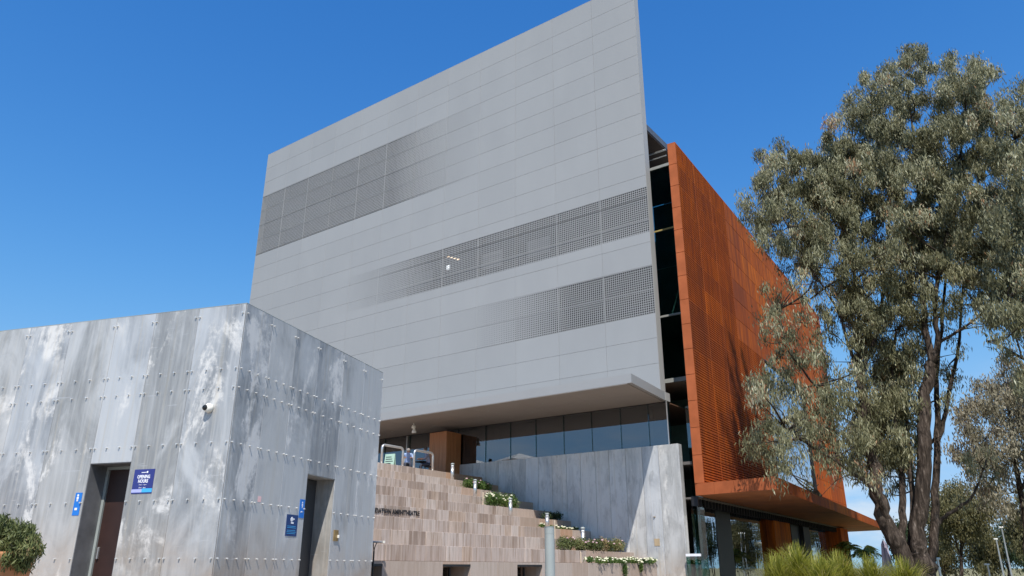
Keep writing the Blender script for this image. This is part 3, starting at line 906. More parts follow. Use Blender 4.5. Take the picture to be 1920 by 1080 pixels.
for face, js, door in (('L', lt, 2), ('R', rt, 3)):
    for i in range(len(js) - 1):
        steel_plate(face, js[i], js[i + 1], zdoor if i == door else 0.0, ztop)
# core with door recesses
DEP = 0.47
ld0, ld1 = -lt[3] * DP, -lt[2] * DP
rd0, rd1 = rt[3] * DP, rt[4] * DP
XB, YB = -lt[-1] * DP, rt[-1] * DP
core = MB()
e_ = 0.003
core.box(XB, ld0, e_, YB - e_, 0, ztop - 0.02)
core.box(ld0, ld1, DEP, YB - e_, 0, ztop - 0.02)
core.box(ld0, ld1, e_, DEP, zdoor, ztop - 0.02)
core.box(ld1, -DEP - e_, e_, YB - e_, 0, ztop - 0.02)
core.box(-DEP - e_, -e_, e_, rd0, 0, ztop - 0.02)
core.box(-DEP - e_, -e_, rd1, YB - e_, 0, ztop - 0.02)
core.box(-DEP - e_, -e_, rd0, rd1, zdoor, ztop - 0.02)
core.build('pavilion_core', M['galvanised'], pav)
mb = MB(); mb.box(XB, TH, -TH, YB, ztop - 0.018, ztop - 0.001); mb.build('roof_sheet', M['grey_paint'], pav)
# reveals
plain('reveal_steel', (0.20, 0.20, 0.205), 0.5, 0.35, 0.3, 2.5)
rv = MB(); rv.box(ld0, ld0 + 0.01, -0.004, DEP, 0, zdoor - 0.011); rv.box(ld0, ld1, -0.004, DEP, zdoor - 0.01, zdoor - 0.001); rv.box(ld1 - 0.01, ld1, -0.004, DEP, 0, zdoor - 0.011)
rv.build('door_reveal', M['reveal_steel'], pav)
rv = MB(); rv.box(-DEP, 0.004, rd0, rd0 + 0.01, 0, zdoor - 0.011); rv.box(-DEP, 0.004, rd0, rd1, zdoor - 0.01, zdoor - 0.001); rv.box(-DEP, 0.004, rd1 - 0.01, rd1, 0, zdoor - 0.011)
rv.build('door_reveal', M['galvanised'], pav)
d_ = MB().bbox(ld0 + 0.07, ld1 - 0.011, DEP - 0.06, DEP - 0.01, 0.01, zdoor - 0.07, 0.004).build('door', M['door_brown'], pav)
mb = MB(); mb.box(ld0 + 0.012, ld0 + 0.066, DEP - 0.09, DEP - 0.005, 0, zdoor - 0.012); mb.box(ld0 + 0.066, ld1 - 0.012, DEP - 0.09, DEP - 0.005, zdoor - 0.066, zdoor - 0.012)
mb.build('door_frame', M['grey_paint'], pav)
MB().bbox(ld0 + 0.12, ld0 + 0.15, DEP - 0.1, DEP - 0.06, 1.75, 1.95, 0.004).build('handle', M['steel'], d_)
d2 = MB().bbox(-DEP + 0.01, -DEP + 0.05, rd0 + 0.011, rd1 - 0.011, 0.01, zdoor - 0.012, 0.004).build('door', M['door_grey'], pav)
MB().bbox(-DEP + 0.05, -DEP + 0.09, rd0 + 0.1, rd0 + 0.13, 1.75, 1.95, 0.004).build('handle', M['steel'], d2)
# bolts
rows = [ZE + v * DP for v in (0.239, 0.2144, 0.1458, 0.0779, 0.0105)]
def bolt(mb, face, t, z):
    n = 8; ra = 0.0135; hh = 0.036
    vs = []
    for kx in (TH, TH + hh):
        for i in range(n):
            a = 2 * math.pi * i / n
            if face == 'L': vs.append((-t + ra * math.cos(a), -kx, z + ra * math.sin(a)))
            else: vs.append((kx, t + ra * math.cos(a), z + ra * math.sin(a)))
    fs = [(i, (i + 1) % n, n + (i + 1) % n, n + i) for i in range(n)] + [tuple(range(n, 2 * n))]
    mb.add(vs, fs)
for face, js, door in (('L', lt, 2), ('R', rt, 3)):
    mb = MB()
    for i in range(len(js) - 1):
        a, b = js[i] * DP, js[i + 1] * DP; w = b - a
        for t in (a + 0.045, b - 0.045): bolt(mb, face, t, ZE + 0.3125 * DP)
        for z in rows:
            if i == door and z < zdoor: continue
            for t in (a + 0.045, a + w / 3 + 0.01, a + 2 * w / 3 - 0.01, b - 0.045): bolt(mb, face, t, z)
    o = mb.build('bolts', M['bolt_steel'], pav); o['kind'] = 'stuff'
def pav_pt(x, y, z):
    v = Matrix.Rotation(PROT, 3, 'Z') @ Vector((x, y, 0)) + pav.location; v.z = z; return v
# signs ---------------------------------------------------------------
def sign_thing(name, label, cat, loc, rz):
    o = empty(name, loc, rz); return tag(o, label, cat)
FL = (R(90), 0, 0)                     # upright lettering facing -y in local frame
s = sign_thing('opening_hours_sign', 'square indigo opening hours notice right of the brown doorway', 'sign', pav_pt(-0.119 * DP, -TH - 0.001, 0), PROT)
z0, z1 = ZE + 0.0868 * DP, ZE + 0.1165 * DP
hw = 0.0155 * DP
MB().box(-hw, hw, -0.006, 0, z0, z1).build('sign_board', M['sign_indigo'], s)
MB().box(-hw, 0.0, -0.0085, -0.0062, z0 + 0.02, z0 + 0.075).build('lilac_band', M['sign_lilac'], s)
MB().box(0.0, hw, -0.0085, -0.0062, z0 + 0.02, z0 + 0.085).build('sky_band', M['sign_sky'], s)
def line(parent, txt, zc, w, h, y=-0.0065, x=0.0, mat='sign_white', weight=0.0, rz=0, nm='lettering'):
    o = text_obj(txt, 0.1, M[mat], parent, (0, 0, 0), FL, w, h, 'CENTER', weight, nm, 0.001)
    o.location = (x, y - 0.001, zc - h / 2); return o
line(s, 'OPENING', z1 - 0.125, 0.27, 0.062, weight=0.003)
line(s, 'HOURS', z1 - 0.20, 0.21, 0.062, weight=0.003)
line(s, '10am - 4pm', z1 - 0.262, 0.16, 0.022)
line(s, '10am - 4pm', z1 - 0.312, 0.15, 0.026)
MB().box(-0.06, 0.04, -0.0085, -0.0068, z1 - 0.062, z1 - 0.05).build('logo_script', M['sign_white'], s)
MB().lathe([(0.018, -0.001), (0.018, 0.001)], 12).build('emblem', M['sign_white'], s, (0.065, -0.0085, z1 - 0.05)).rotation_euler = (R(90), 0, 0)
s = sign_thing('door_sign', 'narrow bright blue sign on the left of the brown doorway', 'sign', pav_pt(-0.2165 * DP, -TH - 0.001, 0), PROT)
z0, z1 = ZE + 0.0625 * DP, ZE + 0.0905 * DP
MB().box(-0.075, 0.075, -0.006, 0, z0, z1).build('sign_board', M['sign_blue'], s)
def picto(parent, x, z, k=1.0, mat='sign_white'):
    mb = MB()
    mb.lathe([(0.02 * k, -0.001), (0.02 * k, 0.001)], 10)
    for v in range(len(mb.v)): mb.v[v] = (mb.v[v][0] + x, -0.0085 + mb.v[v][2], z + 0.055 * k + mb.v[v][1])
    mb.box(x - 0.022 * k, x + 0.022 * k, -0.0095, -0.0075, z - 0.01 * k, z + 0.03 * k)
    mb.box(x - 0.016 * k, x - 0.003 * k, -0.0095, -0.0075, z - 0.05 * k, z - 0.012 * k)
    mb.box(x + 0.003 * k, x + 0.016 * k, -0.0095, -0.0075, z - 0.05 * k, z - 0.012 * k)
    return mb.build('pictogram', M[mat], parent)
picto(s, -0.01, z1 - 0.10); 
MB().box(-0.035, 0.02, -0.0095, -0.0075, z0 + 0.09, z0 + 0.13).build('pictogram', M['sign_white'], s)
RF = PROT + R(90)                      # frame whose -y faces the right-hand side
s = sign_thing('information_sign', 'dark blue notice with a small white symbol, below the bolts left of the grey door', 'sign', pav_pt(TH + 0.001, 0.152 * DP, 0), RF)
z0, z1 = ZE + 0.0405 * DP, ZE + 0.0685 * DP
MB().box(-0.19, 0.19, -0.006, 0, z0, z1).build('sign_board', M['sign_navy'], s)
MB().lathe([(0.045, -0.001), (0.03, 0.001)], 12).build('pictogram', M['sign_white'], s, (-0.02, -0.0085, z1 - 0.085)).rotation_euler = (R(90), 0, 0)
MB().prism([(0.03, z1 - 0.06), (0.09, z1 - 0.075), (0.03, z1 - 0.10)], -0.001, 0.001).build('pictogram', M['sign_white'], s, (0, -0.0085, 0)).rotation_euler = (R(90), 0, 0)
MB().box(-0.04, 0.05, -0.0095, -0.0075, z1 - 0.165, z1 - 0.135).build('pictogram', M['sign_white'], s)
for i in range(5): MB().box(-0.15, 0.13 + 0.02 * (i % 2), -0.0085, -0.0068, z1 - 0.215 - i * 0.028 - (0.02 if i > 1 else 0), z1 - 0.207 - i * 0.028 - (0.02 if i > 1 else 0)).build('text_line', M['sign_sky'], s)
s = sign_thing('door_sign', 'slim pale blue sign strip tight against the grey doorway edge', 'sign', pav_pt(TH + 0.001, 0.1735 * DP, 0), RF)
z0, z1 = ZE + 0.0655 * DP, ZE + 0.0905 * DP
MB().box(-0.085, 0.085, -0.006, 0, z0, z1).build('sign_board', M['sign_blue'], s)
picto(s, 0.0, z1 - 0.11, 0.9)
MB().prism([(-0.05, z0 + 0.10), (0.05, z0 + 0.115), (-0.03, z0 + 0.13)], -0.001, 0.001).build('pictogram', M['sign_white'], s, (0, -0.0085, 0)).rotation_euler = (R(90), 0, 0)
s = sign_thing('brass_plaque', 'small tan plaque with a switch right of the grey doorway', 'plaque', pav_pt(TH + 0.001, 0.272 * DP, 0), RF)
z0 = ZE + 0.038 * DP
MB().bbox(-0.09, 0.09, -0.02, 0, z0, z0 + 0.22, 0.004).build('plaque_plate', M['plaque_brass'], s)
MB().bbox(0.04, 0.07, -0.06, -0.02, z0 + 0.06, z0 + 0.12, 0.004).build('key_switch', M['camera_white'], s)
o = MB().bbox(-0.05, 0.05, -0.002, 0, ZE + 0.0795 * DP, ZE + 0.0865 * DP, 0.0008).build('pink_sticker', plain('sticker_pink', (0.75, 0.48, 0.46), 0.6), None, pav_pt(TH + 0.001, 0.073 * DP, 0), RF)
tag(o, 'tiny pink sticker on the shaded side of the pavilion', 'sticker')
# dome camera
s = sign_thing('security_camera', 'white dome security camera on the sunlit plate wall', 'camera', pav_pt(-0.0345 * DP, -TH - 0.001, ZE + 0.1885 * DP), PROT)
b_ = MB().lathe([(0.08, 0), (0.084, 0.03), (0.08, 0.06), (0.055, 0.10)], 18).build('housing', M['camera_white'], s, smooth=True); b_.rotation_euler = (R(90), 0, 0)
g_ = MB().lathe([(0.055, 0), (0.048, 0.03), (0.028, 0.05), (0.01, 0.055)], 16).build('dome', M['dome_glass'], s, (-0.025, -0.085, 0.0), smooth=True); g_.rotation_euler = (R(100), 0, R(-20))

# ------------------------------------------------------------------ terrace things
RM = Matrix.Rotation(ROT, 3, 'Z')
def ml(x, y, z): v = P0 + RM @ Vector((x, y, 0)); v.z = z; return v
ZTER = ZK[9] - 0.004
def hoop(y0, y1, label):
    o = empty('guard_hoop', ml(-10.85, (y0 + y1) / 2, ZTER), ROT)
    w = (y1 - y0) / 2; h = 0.86; r_ = 0.16
    pts = [(0, -w, 0), (0, -w, h - r_)]
    for i in range(1, 7):
        a = math.pi / 2 * i / 6; pts.append((0, -w + r_ - r_ * math.cos(a), h - r_ + r_ * math.sin(a)))
    for i in range(0, 7):
        a = math.pi / 2 * i / 6; pts.append((0, w - r_ + r_ * math.sin(a), h - r_ + r_ * math.cos(a)))
    pts.append((0, w, 0))
    MB().tube(pts, 0.055, 10).build('tube', M['steel'], o, smooth=True)
    for yy in (-w, w): MB().lathe([(0.09, 0), (0.09, 0.012)], 12).build('base_plate', M['steel'], o, (0, yy, 0.002))
    tag(o, label, 'hoop', 'bent steel hoops at the top of the steps')
hoop(-7.08, -5.72, 'left one of the two bent steel hoops on the top step')
hoop(-4.95, -3.62, 'right one of the two bent steel hoops, nearer the timber box')
o = empty('timber_box', ml(-12.75, -0.55, ZTER), ROT)
tag(o, 'tall reddish timber box column under the canopy beside the glazing', 'column')
MB().box(-0.58, 0.58, -0.58, 0.58, 0, 2.40).build('box_core', M['door_brown'], o)
for i in range(5):
    a = -0.6 + i * 0.24
    MB().bbox(a + 0.004, a + 0.236, -0.61, -0.581, 0.0, 2.42, 0.004).build('board', M['timber'], o)
    MB().bbox(0.581, 0.61, a + 0.004, a + 0.236, 0.0, 2.42, 0.004).build('board', M['timber'], o)

def person(name, label, loc, rz, shirt, hair, lean, arms, bow=0.0):
    root = empty(name, loc, rz)
    tag(root, label, 'person', 'people sitting at a terrace table')
    # seated figure facing -y; seat height 0.45
    J = {}
    def P_(n, x, y, z, r_): J[n] = (Vector((x, y, z)), r_)
    P_('pelvis', 0, 0, 0.55, 0.15); P_('waist', 0, -0.03 * lean, 0.72, 0.14); P_('chest', 0, -0.10 * lean, 0.92, 0.165)
    P_('neck', 0, -0.16 * lean - 0.06 * bow, 1.10 - 0.02 * bow, 0.06); P_('chin', 0, -0.20 * lean - 0.14 * bow, 1.18 - 0.06 * bow, 0.075); P_('skull', 0, -0.20 * lean - 0.22 * bow, 1.29 - 0.14 * bow, 0.095); P_('crown', 0, -0.20 * lean - 0.27 * bow, 1.36 - 0.19 * bow, 0.07)
    ed = [('pelvis', 'waist'), ('waist', 'chest'), ('chest', 'neck'), ('neck', 'chin'), ('chin', 'skull'), ('skull', 'crown')]
    for sx, sd in ((-1, 'L'), (1, 'R')):
        P_('hip' + sd, 0.10 * sx, -0.02, 0.53, 0.10); P_('knee' + sd, 0.13 * sx, -0.44, 0.50, 0.068); P_('ank' + sd, 0.13 * sx, -0.42, 0.10, 0.045); P_('toe' + sd, 0.14 * sx, -0.56, 0.045, 0.04)
        P_('sh' + sd, 0.20 * sx, -0.11 * lean, 1.02, 0.075); P_('el' + sd, 0.25 * sx, -0.10 * lean - 0.12, 0.80, 0.052)
        P_('wr' + sd, 0.16 * sx, -0.38 - 0.08 * arms, 0.80, 0.034); P_('pa' + sd, 0.14 * sx, -0.46 - 0.08 * arms, 0.80, 0.036)
        ed += [('pelvis', 'hip' + sd), ('hip' + sd, 'knee' + sd), ('knee' + sd, 'ank' + sd), ('ank' + sd, 'toe' + sd), ('chest', 'sh' + sd), ('sh' + sd, 'el' + sd), ('el' + sd, 'wr' + sd), ('wr' + sd, 'pa' + sd)]
        for q in range(5):
            fx = 0.14 * sx + (q - 2) * 0.018; 
            if q == 4: P_('f%d%s' % (q, sd), 0.14 * sx - 0.055 * sx, -0.47 - 0.08 * arms, 0.79, 0.010)
            else: P_('f%d%s' % (q, sd), fx, -0.53 - 0.08 * arms - 0.012 * (q % 2), 0.785, 0.009)
            ed.append(('pa' + sd, 'f%d%s' % (q, sd)))
    names = list(J); me = bpy.data.meshes.new('body')
    me.from_pydata([J[n][0] for n in names], [(names.index(a), names.index(b)) for a, b in ed], [])
    k = NT('clothes'); oc = k.objc(); z = k.sep(oc)
    c = k.mix(k.math('GREATER_THAN', z[2], 0.60), (0.035, 0.04, 0.06), shirt)
    c = k.mix(k.math('GREATER_THAN', z[2], 1.09), c, (0.42, 0.24, 0.17))
    c = k.mix(k.math('LESS_THAN', z[2], 0.09), c, (0.02, 0.02, 0.02))
    c = k.mix(k.math('MULTIPLY', k.math('LESS_THAN', z[1], -0.33), k.math('GREATER_THAN', z[2], 0.72)), c, (0.42, 0.24, 0.17))
    k.bsdf(c, 0.8); me.materials.append(k.m)
    b = put('body', me, root)
    sk = b.modifiers.new('skin', 'SKIN'); 
    for i, n in enumerate(names):
        me.skin_vertices[0].data[i].radius = (J[n][1], J[n][1] * (0.8 if n in ('chest', 'waist', 'pelvis') else 1.0))
    me.skin_vertices[0].data[0].use_root = True
    sb = b.modifiers.new('sub', 'SUBSURF'); sb.levels = 1; sb.render_levels = 2
    hm = MB(); hc = J['skull'][0] + Vector((0, 0.012, 0.015))
    prof = [(0.02, 0.105), (0.06, 0.09), (0.09, 0.06), (0.104, 0.02), (0.10, -0.02), (0.085, -0.06)]
    hm.lathe([(a, zz) for a, zz in prof[::-1]], 14)
    hm.v = [(x + hc.x, y * 1.05 + hc.y + 0.018, zz + hc.z) for x, y, zz in hm.v]
    hm.build('hair', plain('hair_' + name + str(len(bpy.data.materials)), hair, 0.7), root, smooth=True)
    return root
def chair(loc, rz, label):
    o = empty('cafe_chair', loc, rz); tag(o, label, 'chair', 'terrace cafe chairs')
    MB().bbox(-0.22, 0.22, -0.22, 0.22, 0.40, 0.43, 0.01).build('seat', M['black_metal'], o)
    MB().bbox(-0.22, 0.22, 0.20, 0.23, 0.60, 0.86, 0.01).build('backrest', M['grey_paint'], o)
    for sx in (-1, 1):
        MB().tube([(0.2 * sx, -0.2, 0), (0.2 * sx, -0.2, 0.4)], 0.012, 6).build('leg', M['black_metal'], o)
        MB().tube([(0.2 * sx, 0.215, 0), (0.2 * sx, 0.215, 0.62)], 0.012, 6).build('leg', M['black_metal'], o)
pz = ZTER + 0.002
pA = ml(-12.9, -3.25, pz); pB = ml(-12.15, -2.45, pz)
person('person', 'seated person in a pale blue shirt, seen from behind beyond the hoop', pA, R(10), (0.30, 0.40, 0.62), (0.25, 0.22, 0.2), 0.9, 0, 1.0)
chair(pA + Vector((0, 0.02, 0)), R(10), 'dark chair under the person in the pale blue shirt')
person('person', 'seated person in a grey top turned sideways with arms forward', pB, R(-78), (0.27, 0.27, 0.33), (0.10, 0.07, 0.05), 1.2, 1)
chair(pB + Vector((0, 0.02, 0)), R(-78), 'dark chair under the person in the grey top')
tb = empty('cafe_table', ml(-12.75, -2.35, pz)); tag(tb, 'small round cafe table between the two seated people', 'table')
MB().lathe([(0.34, 0.70), (0.35, 0.715), (0.34, 0.73)], 20).build('table_top', M['black_metal'], tb)
MB().lathe([(0.03, 0.02), (0.03, 0.70)], 10).build('pedestal', M['black_metal'], tb); MB().lathe([(0.22, 0.0), (0.22, 0.02)], 16).build('foot', M['black_metal'], tb)
sb_ = empty('menu_board', ml(-13.3, -4.1, pz), ROT + R(15)); tag(sb_, 'pale green menu board behind the left steel hoop', 'sign')
for sgn in (-1, 1):
    p = MB().bbox(-0.28, 0.28, -0.012, 0.012, 0, 0.98, 0.004).build('board', M['mint_board'], sb_, (0, 0.16 * sgn, 0)); p.rotation_euler = (R(9) * sgn, 0, 0)
    if sgn < 0:
        for i in range(6): MB().box(-0.22, 0.20 - 0.05 * (i % 3), -0.016, -0.0125, 0.25 + i * 0.11, 0.29 + i * 0.11).build('text_line', M['dark_frame'], p)
fl = empty('soffit_floodlight', ml(-13.2, -2.6, Z0), 0); tag(fl, 'white double floodlight hanging from the canopy soffit', 'light')
MB().lathe([(0.03, -0.10), (0.03, 0.0)], 10).build('stem', M['camera_white'], fl)
MB().lathe([(0.11, -0.27), (0.115, -0.20), (0.08, -0.11), (0.04, -0.09)], 14).build('head', M['camera_white'], fl, smooth=True)
MB().lathe([(0.13, -0.52), (0.12, -0.42), (0.07, -0.33), (0.06, -0.27)], 14).build('head', M['camera_white'], fl, (0.03, 0, 0), smooth=True)
# market umbrellas further along the terrace (they show as reflections in the foyer glass)
for (x, y, za, lab) in ((-15.35, -9.74, 8.80, 'white pyramid umbrella mirrored in the middle of the foyer glazing'), (-18.9, -9.6, 8.62, 'white pyramid umbrella mirrored in the glazing beside the timber box')):
    o = empty('market_umbrella', ml(x, y, ZTER), ROT + R(20)); tag(o, lab, 'umbrella', 'open terrace umbrellas')
    za -= ZTER
    MB().add([(-1.6, -1.6, za - 0.62), (1.6, -1.6, za - 0.62), (1.6, 1.6, za - 0.62), (-1.6, 1.6, za - 0.62), (0, 0, za)], [(0, 1, 4), (1, 2, 4), (2, 3, 4), (3, 0, 4), (3, 2, 1, 0)]).build('canopy', M['canvas_white'], o)
    MB().tube([(0, 0, 0), (0, 0, za - 0.4)], 0.03, 8).build('pole', M['steel'], o)
    MB().bbox(-0.35, 0.35, -0.35, 0.35, 0, 0.08, 0.02).build('base', M['grey_paint'], o)

# ------------------------------------------------------------------ forecourt things
p = at(1030, 988, 17)
o = empty('light_post', (p.x, p.y, 0)); tag(o, 'thick grey cylindrical post standing in front of the seating rows', 'post')
H = p.z
MB().lathe([(0.105, 0), (0.105, H - 0.16), (0.100, H - 0.155), (0.100, H - 0.15), (0.105, H - 0.145), (0.105, H)], 24).build('shaft', M['grey_paint'], o, smooth=False)
MB().lathe([(0.112, H), (0.112, H + 0.008)], 24).build('cap', M['grey_paint'], o)
p = at(702, 1018, 21.2)
o = empty('slim_lamp', (p.x, p.y, 0)); tag(o, 'thin dark pole with a small horizontal lamp bar beside the pavilion corner', 'lamp')
MB().tube([(0, 0, 0), (0, 0, p.z - 0.2)], 0.022, 8).build('pole', M['dark_frame'], o)
MB().tube([(0, 0, p.z - 0.2), (0.02, 0, p.z - 0.1), (0.06, 0, p.z)], 0.012, 6).build('yoke', M['dark_frame'], o)
MB().tube([(0, 0, p.z - 0.2), (-0.02, 0, p.z - 0.1), (-0.03, 0, p.z)], 0.012, 6).build('yoke', M['dark_frame'], o)
MB().bbox(-0.09, 0.22, -0.03, 0.03, p.z, p.z + 0.05, 0.008).build('lamp_bar', M['steel'], o)
MB().lathe([(0.03, -0.03), (0.035, 0.03)], 10).build('lamp_tip', M['camera_white'], o, (0.25, 0, p.z + 0.025))

# flower planting on the rows ------------------------------------------------
def planting(name, label, segs, leafmat, per, leaf, petal, npet, seed, petal_z=1.0):
    g = np.random.default_rng(seed)
    root = empty(name, segs[0][0]); tag(root, label, 'plant', 'flowering plants on the seating rows')
    cl = [((np.array(c) - np.array(segs[0][0])), r3, d) for c, r3, d in segs]
    C, Dd, T = blob_leaves(g, cl, per, -0.25, 1.0)
    leaf_object('foliage', C, Dd, leaf, leaf * 0.42, T, M[leafmat], root, nprng=g)
    # woody stems
    mb = MB()
    for c, r3, d in cl:
        for i in range(3):
            b = Vector(c) + Vector((g.uniform(-0.4, 0.4) * r3[0], g.uniform(-0.4, 0.4) * r3[1], -r3[2]))
            mb.tube([b, Vector(c) + Vector(g.normal(scale=0.3, size=3) * np.array(r3))], 0.012, 5)
    mb.build('stems', M['bark'], root)
    if npet:
        mb = MB()
        for i in range(npet):
            c, r3, d = cl[g.integers(len(cl))]
            u = g.normal(size=3); u[2] = abs(u[2]) * petal_z; u /= np.linalg.norm(u)
            q = Vector(np.array(c) + u * np.array(r3) * g.uniform(0.85, 1.08))
            s_ = g.uniform(0.035, 0.06)
            mb.lathe([(0.35 * s_, -0.3 * s_), (s_, 0.1 * s_), (0.9 * s_, 0.5 * s_), (0.3 * s_, 0.75 * s_)], 6)
            k0 = len(mb.v) - 24
            for i2 in range(k0, len(mb.v)):
                x, y, z = mb.v[i2]; mb.v[i2] = (x + q.x, y + q.y, z + q.z)
        mb.build('blossoms', M[petal], root)
def seg(x, y0, y1, z, ry, rz_, n, rx=0.3, d=1.0, hz=None):
    out = []
    for i in range(n):
        y = y0 + (y1 - y0) * (i + 0.5) / n
        v = ml(x + rnd.uniform(-0.08, 0.08), y, z + rz_ * 0.8 + rnd.uniform(-0.03, 0.05))
        out.append((tuple(v), (rx, ry, rz_ * rnd.uniform(0.85, 1.15)), d))
    return out
planting('pink_flower_bush', 'rounded green bush with a few pink blooms below the top bollard', seg(-8.8, -3.6, -1.7, ZK[7], 0.32, 0.26, 5), 'garden_leaf', 900, 0.08, 'pink_petal', 14, 11)
planting('white_flower_bush', 'green bush crowded with white blooms halfway up the rows', seg(-6.75, -4.6, -2.3, ZK[5], 0.36, 0.34, 6), 'garden_leaf', 900, 0.08, 'white_petal', 46, 12)
planting('low_flower_bed', 'low sparse bed of white flowers along the orange blocks', seg(-4.6, -3.5, -0.5, ZK[3], 0.35, 0.09, 7, 0.2), 'garden_leaf', 320, 0.06, 'white_petal', 34, 13)
planting('trailing_bush', 'long leafy planting with small pink blooms right of the thick grey post', seg(-2.25, -5.6, -0.5, ZK[1], 0.42, 0.30, 10, 0.26), 'shrub_leaf', 850, 0.08, 'pink_petal', 34, 14)
planting('white_flower_row', 'lowest long row of creamy white flowers beside the metal wall', seg(-1.05, -5.6, 0.0, ZK[0] - 0.02, 0.40, 0.12, 12, 0.18) + seg(-0.88, -3.3, -2.9, ZK[0] - 0.5, 0.2, 0.34, 1, 0.1) + seg(-0.88, -1.8, -1.6, ZK[0] - 0.35, 0.12, 0.25, 1, 0.08), 'garden_leaf', 480, 0.07, 'white_petal', 120, 15)
planting('shaded_plant', 'dark leafy plant in the shadow against the metal wall', seg(-5.6, -1.6, -0.5, ZK[4], 0.3, 0.22, 3), 'dark_leaf', 500, 0.09, 'white_petal', 0, 16)

# potted shrub at the left edge
pc = at(4, 1035, 9.6)
pot = empty('potted_shrub', (pc.x, pc.y, 0)); tag(pot, 'bushy green shrub in a tall terracotta planter by the left edge', 'plant')
MB().lathe([(0.22, 0), (0.30, 0.9), (0.34, pc.z - 0.12), (0.37, pc.z - 0.1), (0.37, pc.z), (0.33, pc.z), (0.31, pc.z - 0.08)], 28).build('planter', M['terracotta'], pot, smooth=True)
g = np.random.default_rng(5)
cl = []
for (px, py, rr, dn) in ((10, 1000, 0.16, 1.2), (40, 1000, 0.14, 1), (55, 1025, 0.13, 1), (25, 1030, 0.17, 1.2), (0, 985, 0.12, 0.8), (66, 1032, 0.09, .6), (45, 1055, 0.12, .8), (-30, 1010, 0.2, 1.2), (-60, 1030, 0.2, 1), (15, 1045, 0.14, 1), (58, 992, 0.05, .25), (63, 1010, 0.06, .3)):
    for dy in (-0.18, 0.12):
        v = at(px, py, 9.6 + dy + rnd.uniform(-0.1, 0.1)) - pot.location
        cl.append((tuple(v), (rr, rr, rr), dn))
C, Dd, T = blob_leaves(g, cl, 520, -0.6, 0.8)
leaf_object('foliage', C, Dd, 0.075, 0.016, T, M['shrub_leaf'], pot, nprng=g)
mb = MB()
for c, r3, d in cl: limb(mb, [(0, 0, pc.z - 0.2), (c[0] * 0.5, c[1] * 0.5, (c[2] + pc.z) * 0.5 - 0.05), c], 0.014, 0.004, g, 5)
mb.build('branches', M['bark'], pot)

# ------------------------------------------------------------------ trees
def px_clumps(g, lst, Y, depth, n_sub=1.0, size=0.55, thick=0.75):
    """scatter drooping leaf clumps through lobes given as (px, py, rx, ry, density, depth offset)"""
    out = []
    for (x, y, rx, ry, d, dy) in lst:
        n = max(2, int(n_sub * rx * ry / 300.0 * (0.5 + 0.5 * d)))
        for i in range(n):
            a = g.uniform(0, 2 * math.pi); q = math.sqrt(g.uniform(0.02, 1))
            yy = Y + dy + g.normal() * depth * 0.5
            v = at(x + rx * q * math.cos(a), y + ry * q * math.sin(a), yy)
            s = size * g.uniform(0.7, 1.35)
            out.append((tuple(v), (s * g.uniform(0.8, 1.2), s * g.uniform(0.8, 1.2), s * thick * g.uniform(0.8, 1.3)), d * g.uniform(0.7, 1.2)))
    return out

def gum_tree(name, label, base, stems, lobes, Y, depth, leafmat, per, seed, size=0.55, leaf=(0.17, 0.042), n_sub=1.0, twig=0.3, group=None, bare=()):
    g = np.random.default_rng(seed)
    root = empty(name, base); tag(root, label, 'tree', group)
    off = Vector(base)
    mb = MB(); nodes = []
    for pts, r0, r1 in stems:
        P = [at(x, y, Y + dy) - off for x, y, dy in pts]
        nodes += [(q, r0) for q in limb(mb, P, r0 * 0.66, r1 * 0.75, g, 9 if r0 > 0.15 else 6, 0.10)]
    cl = px_clumps(g, lobes, Y, depth, n_sub, size, 1.15)
    N = np.array([tuple(q) for q, r_ in nodes])
    cl2 = []
    for c, r3, d in cl:
        lc = np.array(c) - np.array(off)
        cl2.append((lc, r3, d))
        if g.random() < twig:
            dd = np.linalg.norm(N - lc, axis=1) + np.maximum(0, N[:, 2] - lc[2]) * 1.5
            j = int(np.argmin(dd)); a = Vector(N[j]); b = Vector(lc)
            if (b - a).length < 7:
                m_ = a.lerp(b, 0.5) + Vector((g.normal() * 0.2, g.normal() * 0.2, -0.12 * (b - a).length * g.uniform(-0.3, 1)))
                limb(mb, [a, m_, b], min(0.07, 0.018 + 0.012 * (b - a).length), 0.008, g, 5)
    mb.build('trunk', M['bark'], root, smooth=True)
    C, Dd, T = blob_leaves(g, cl2, per, 1.1, 0.75)
    leaf_object('crown', C, Dd, leaf[0], leaf[1], T, M[leafmat], root, nprng=g)
    return root

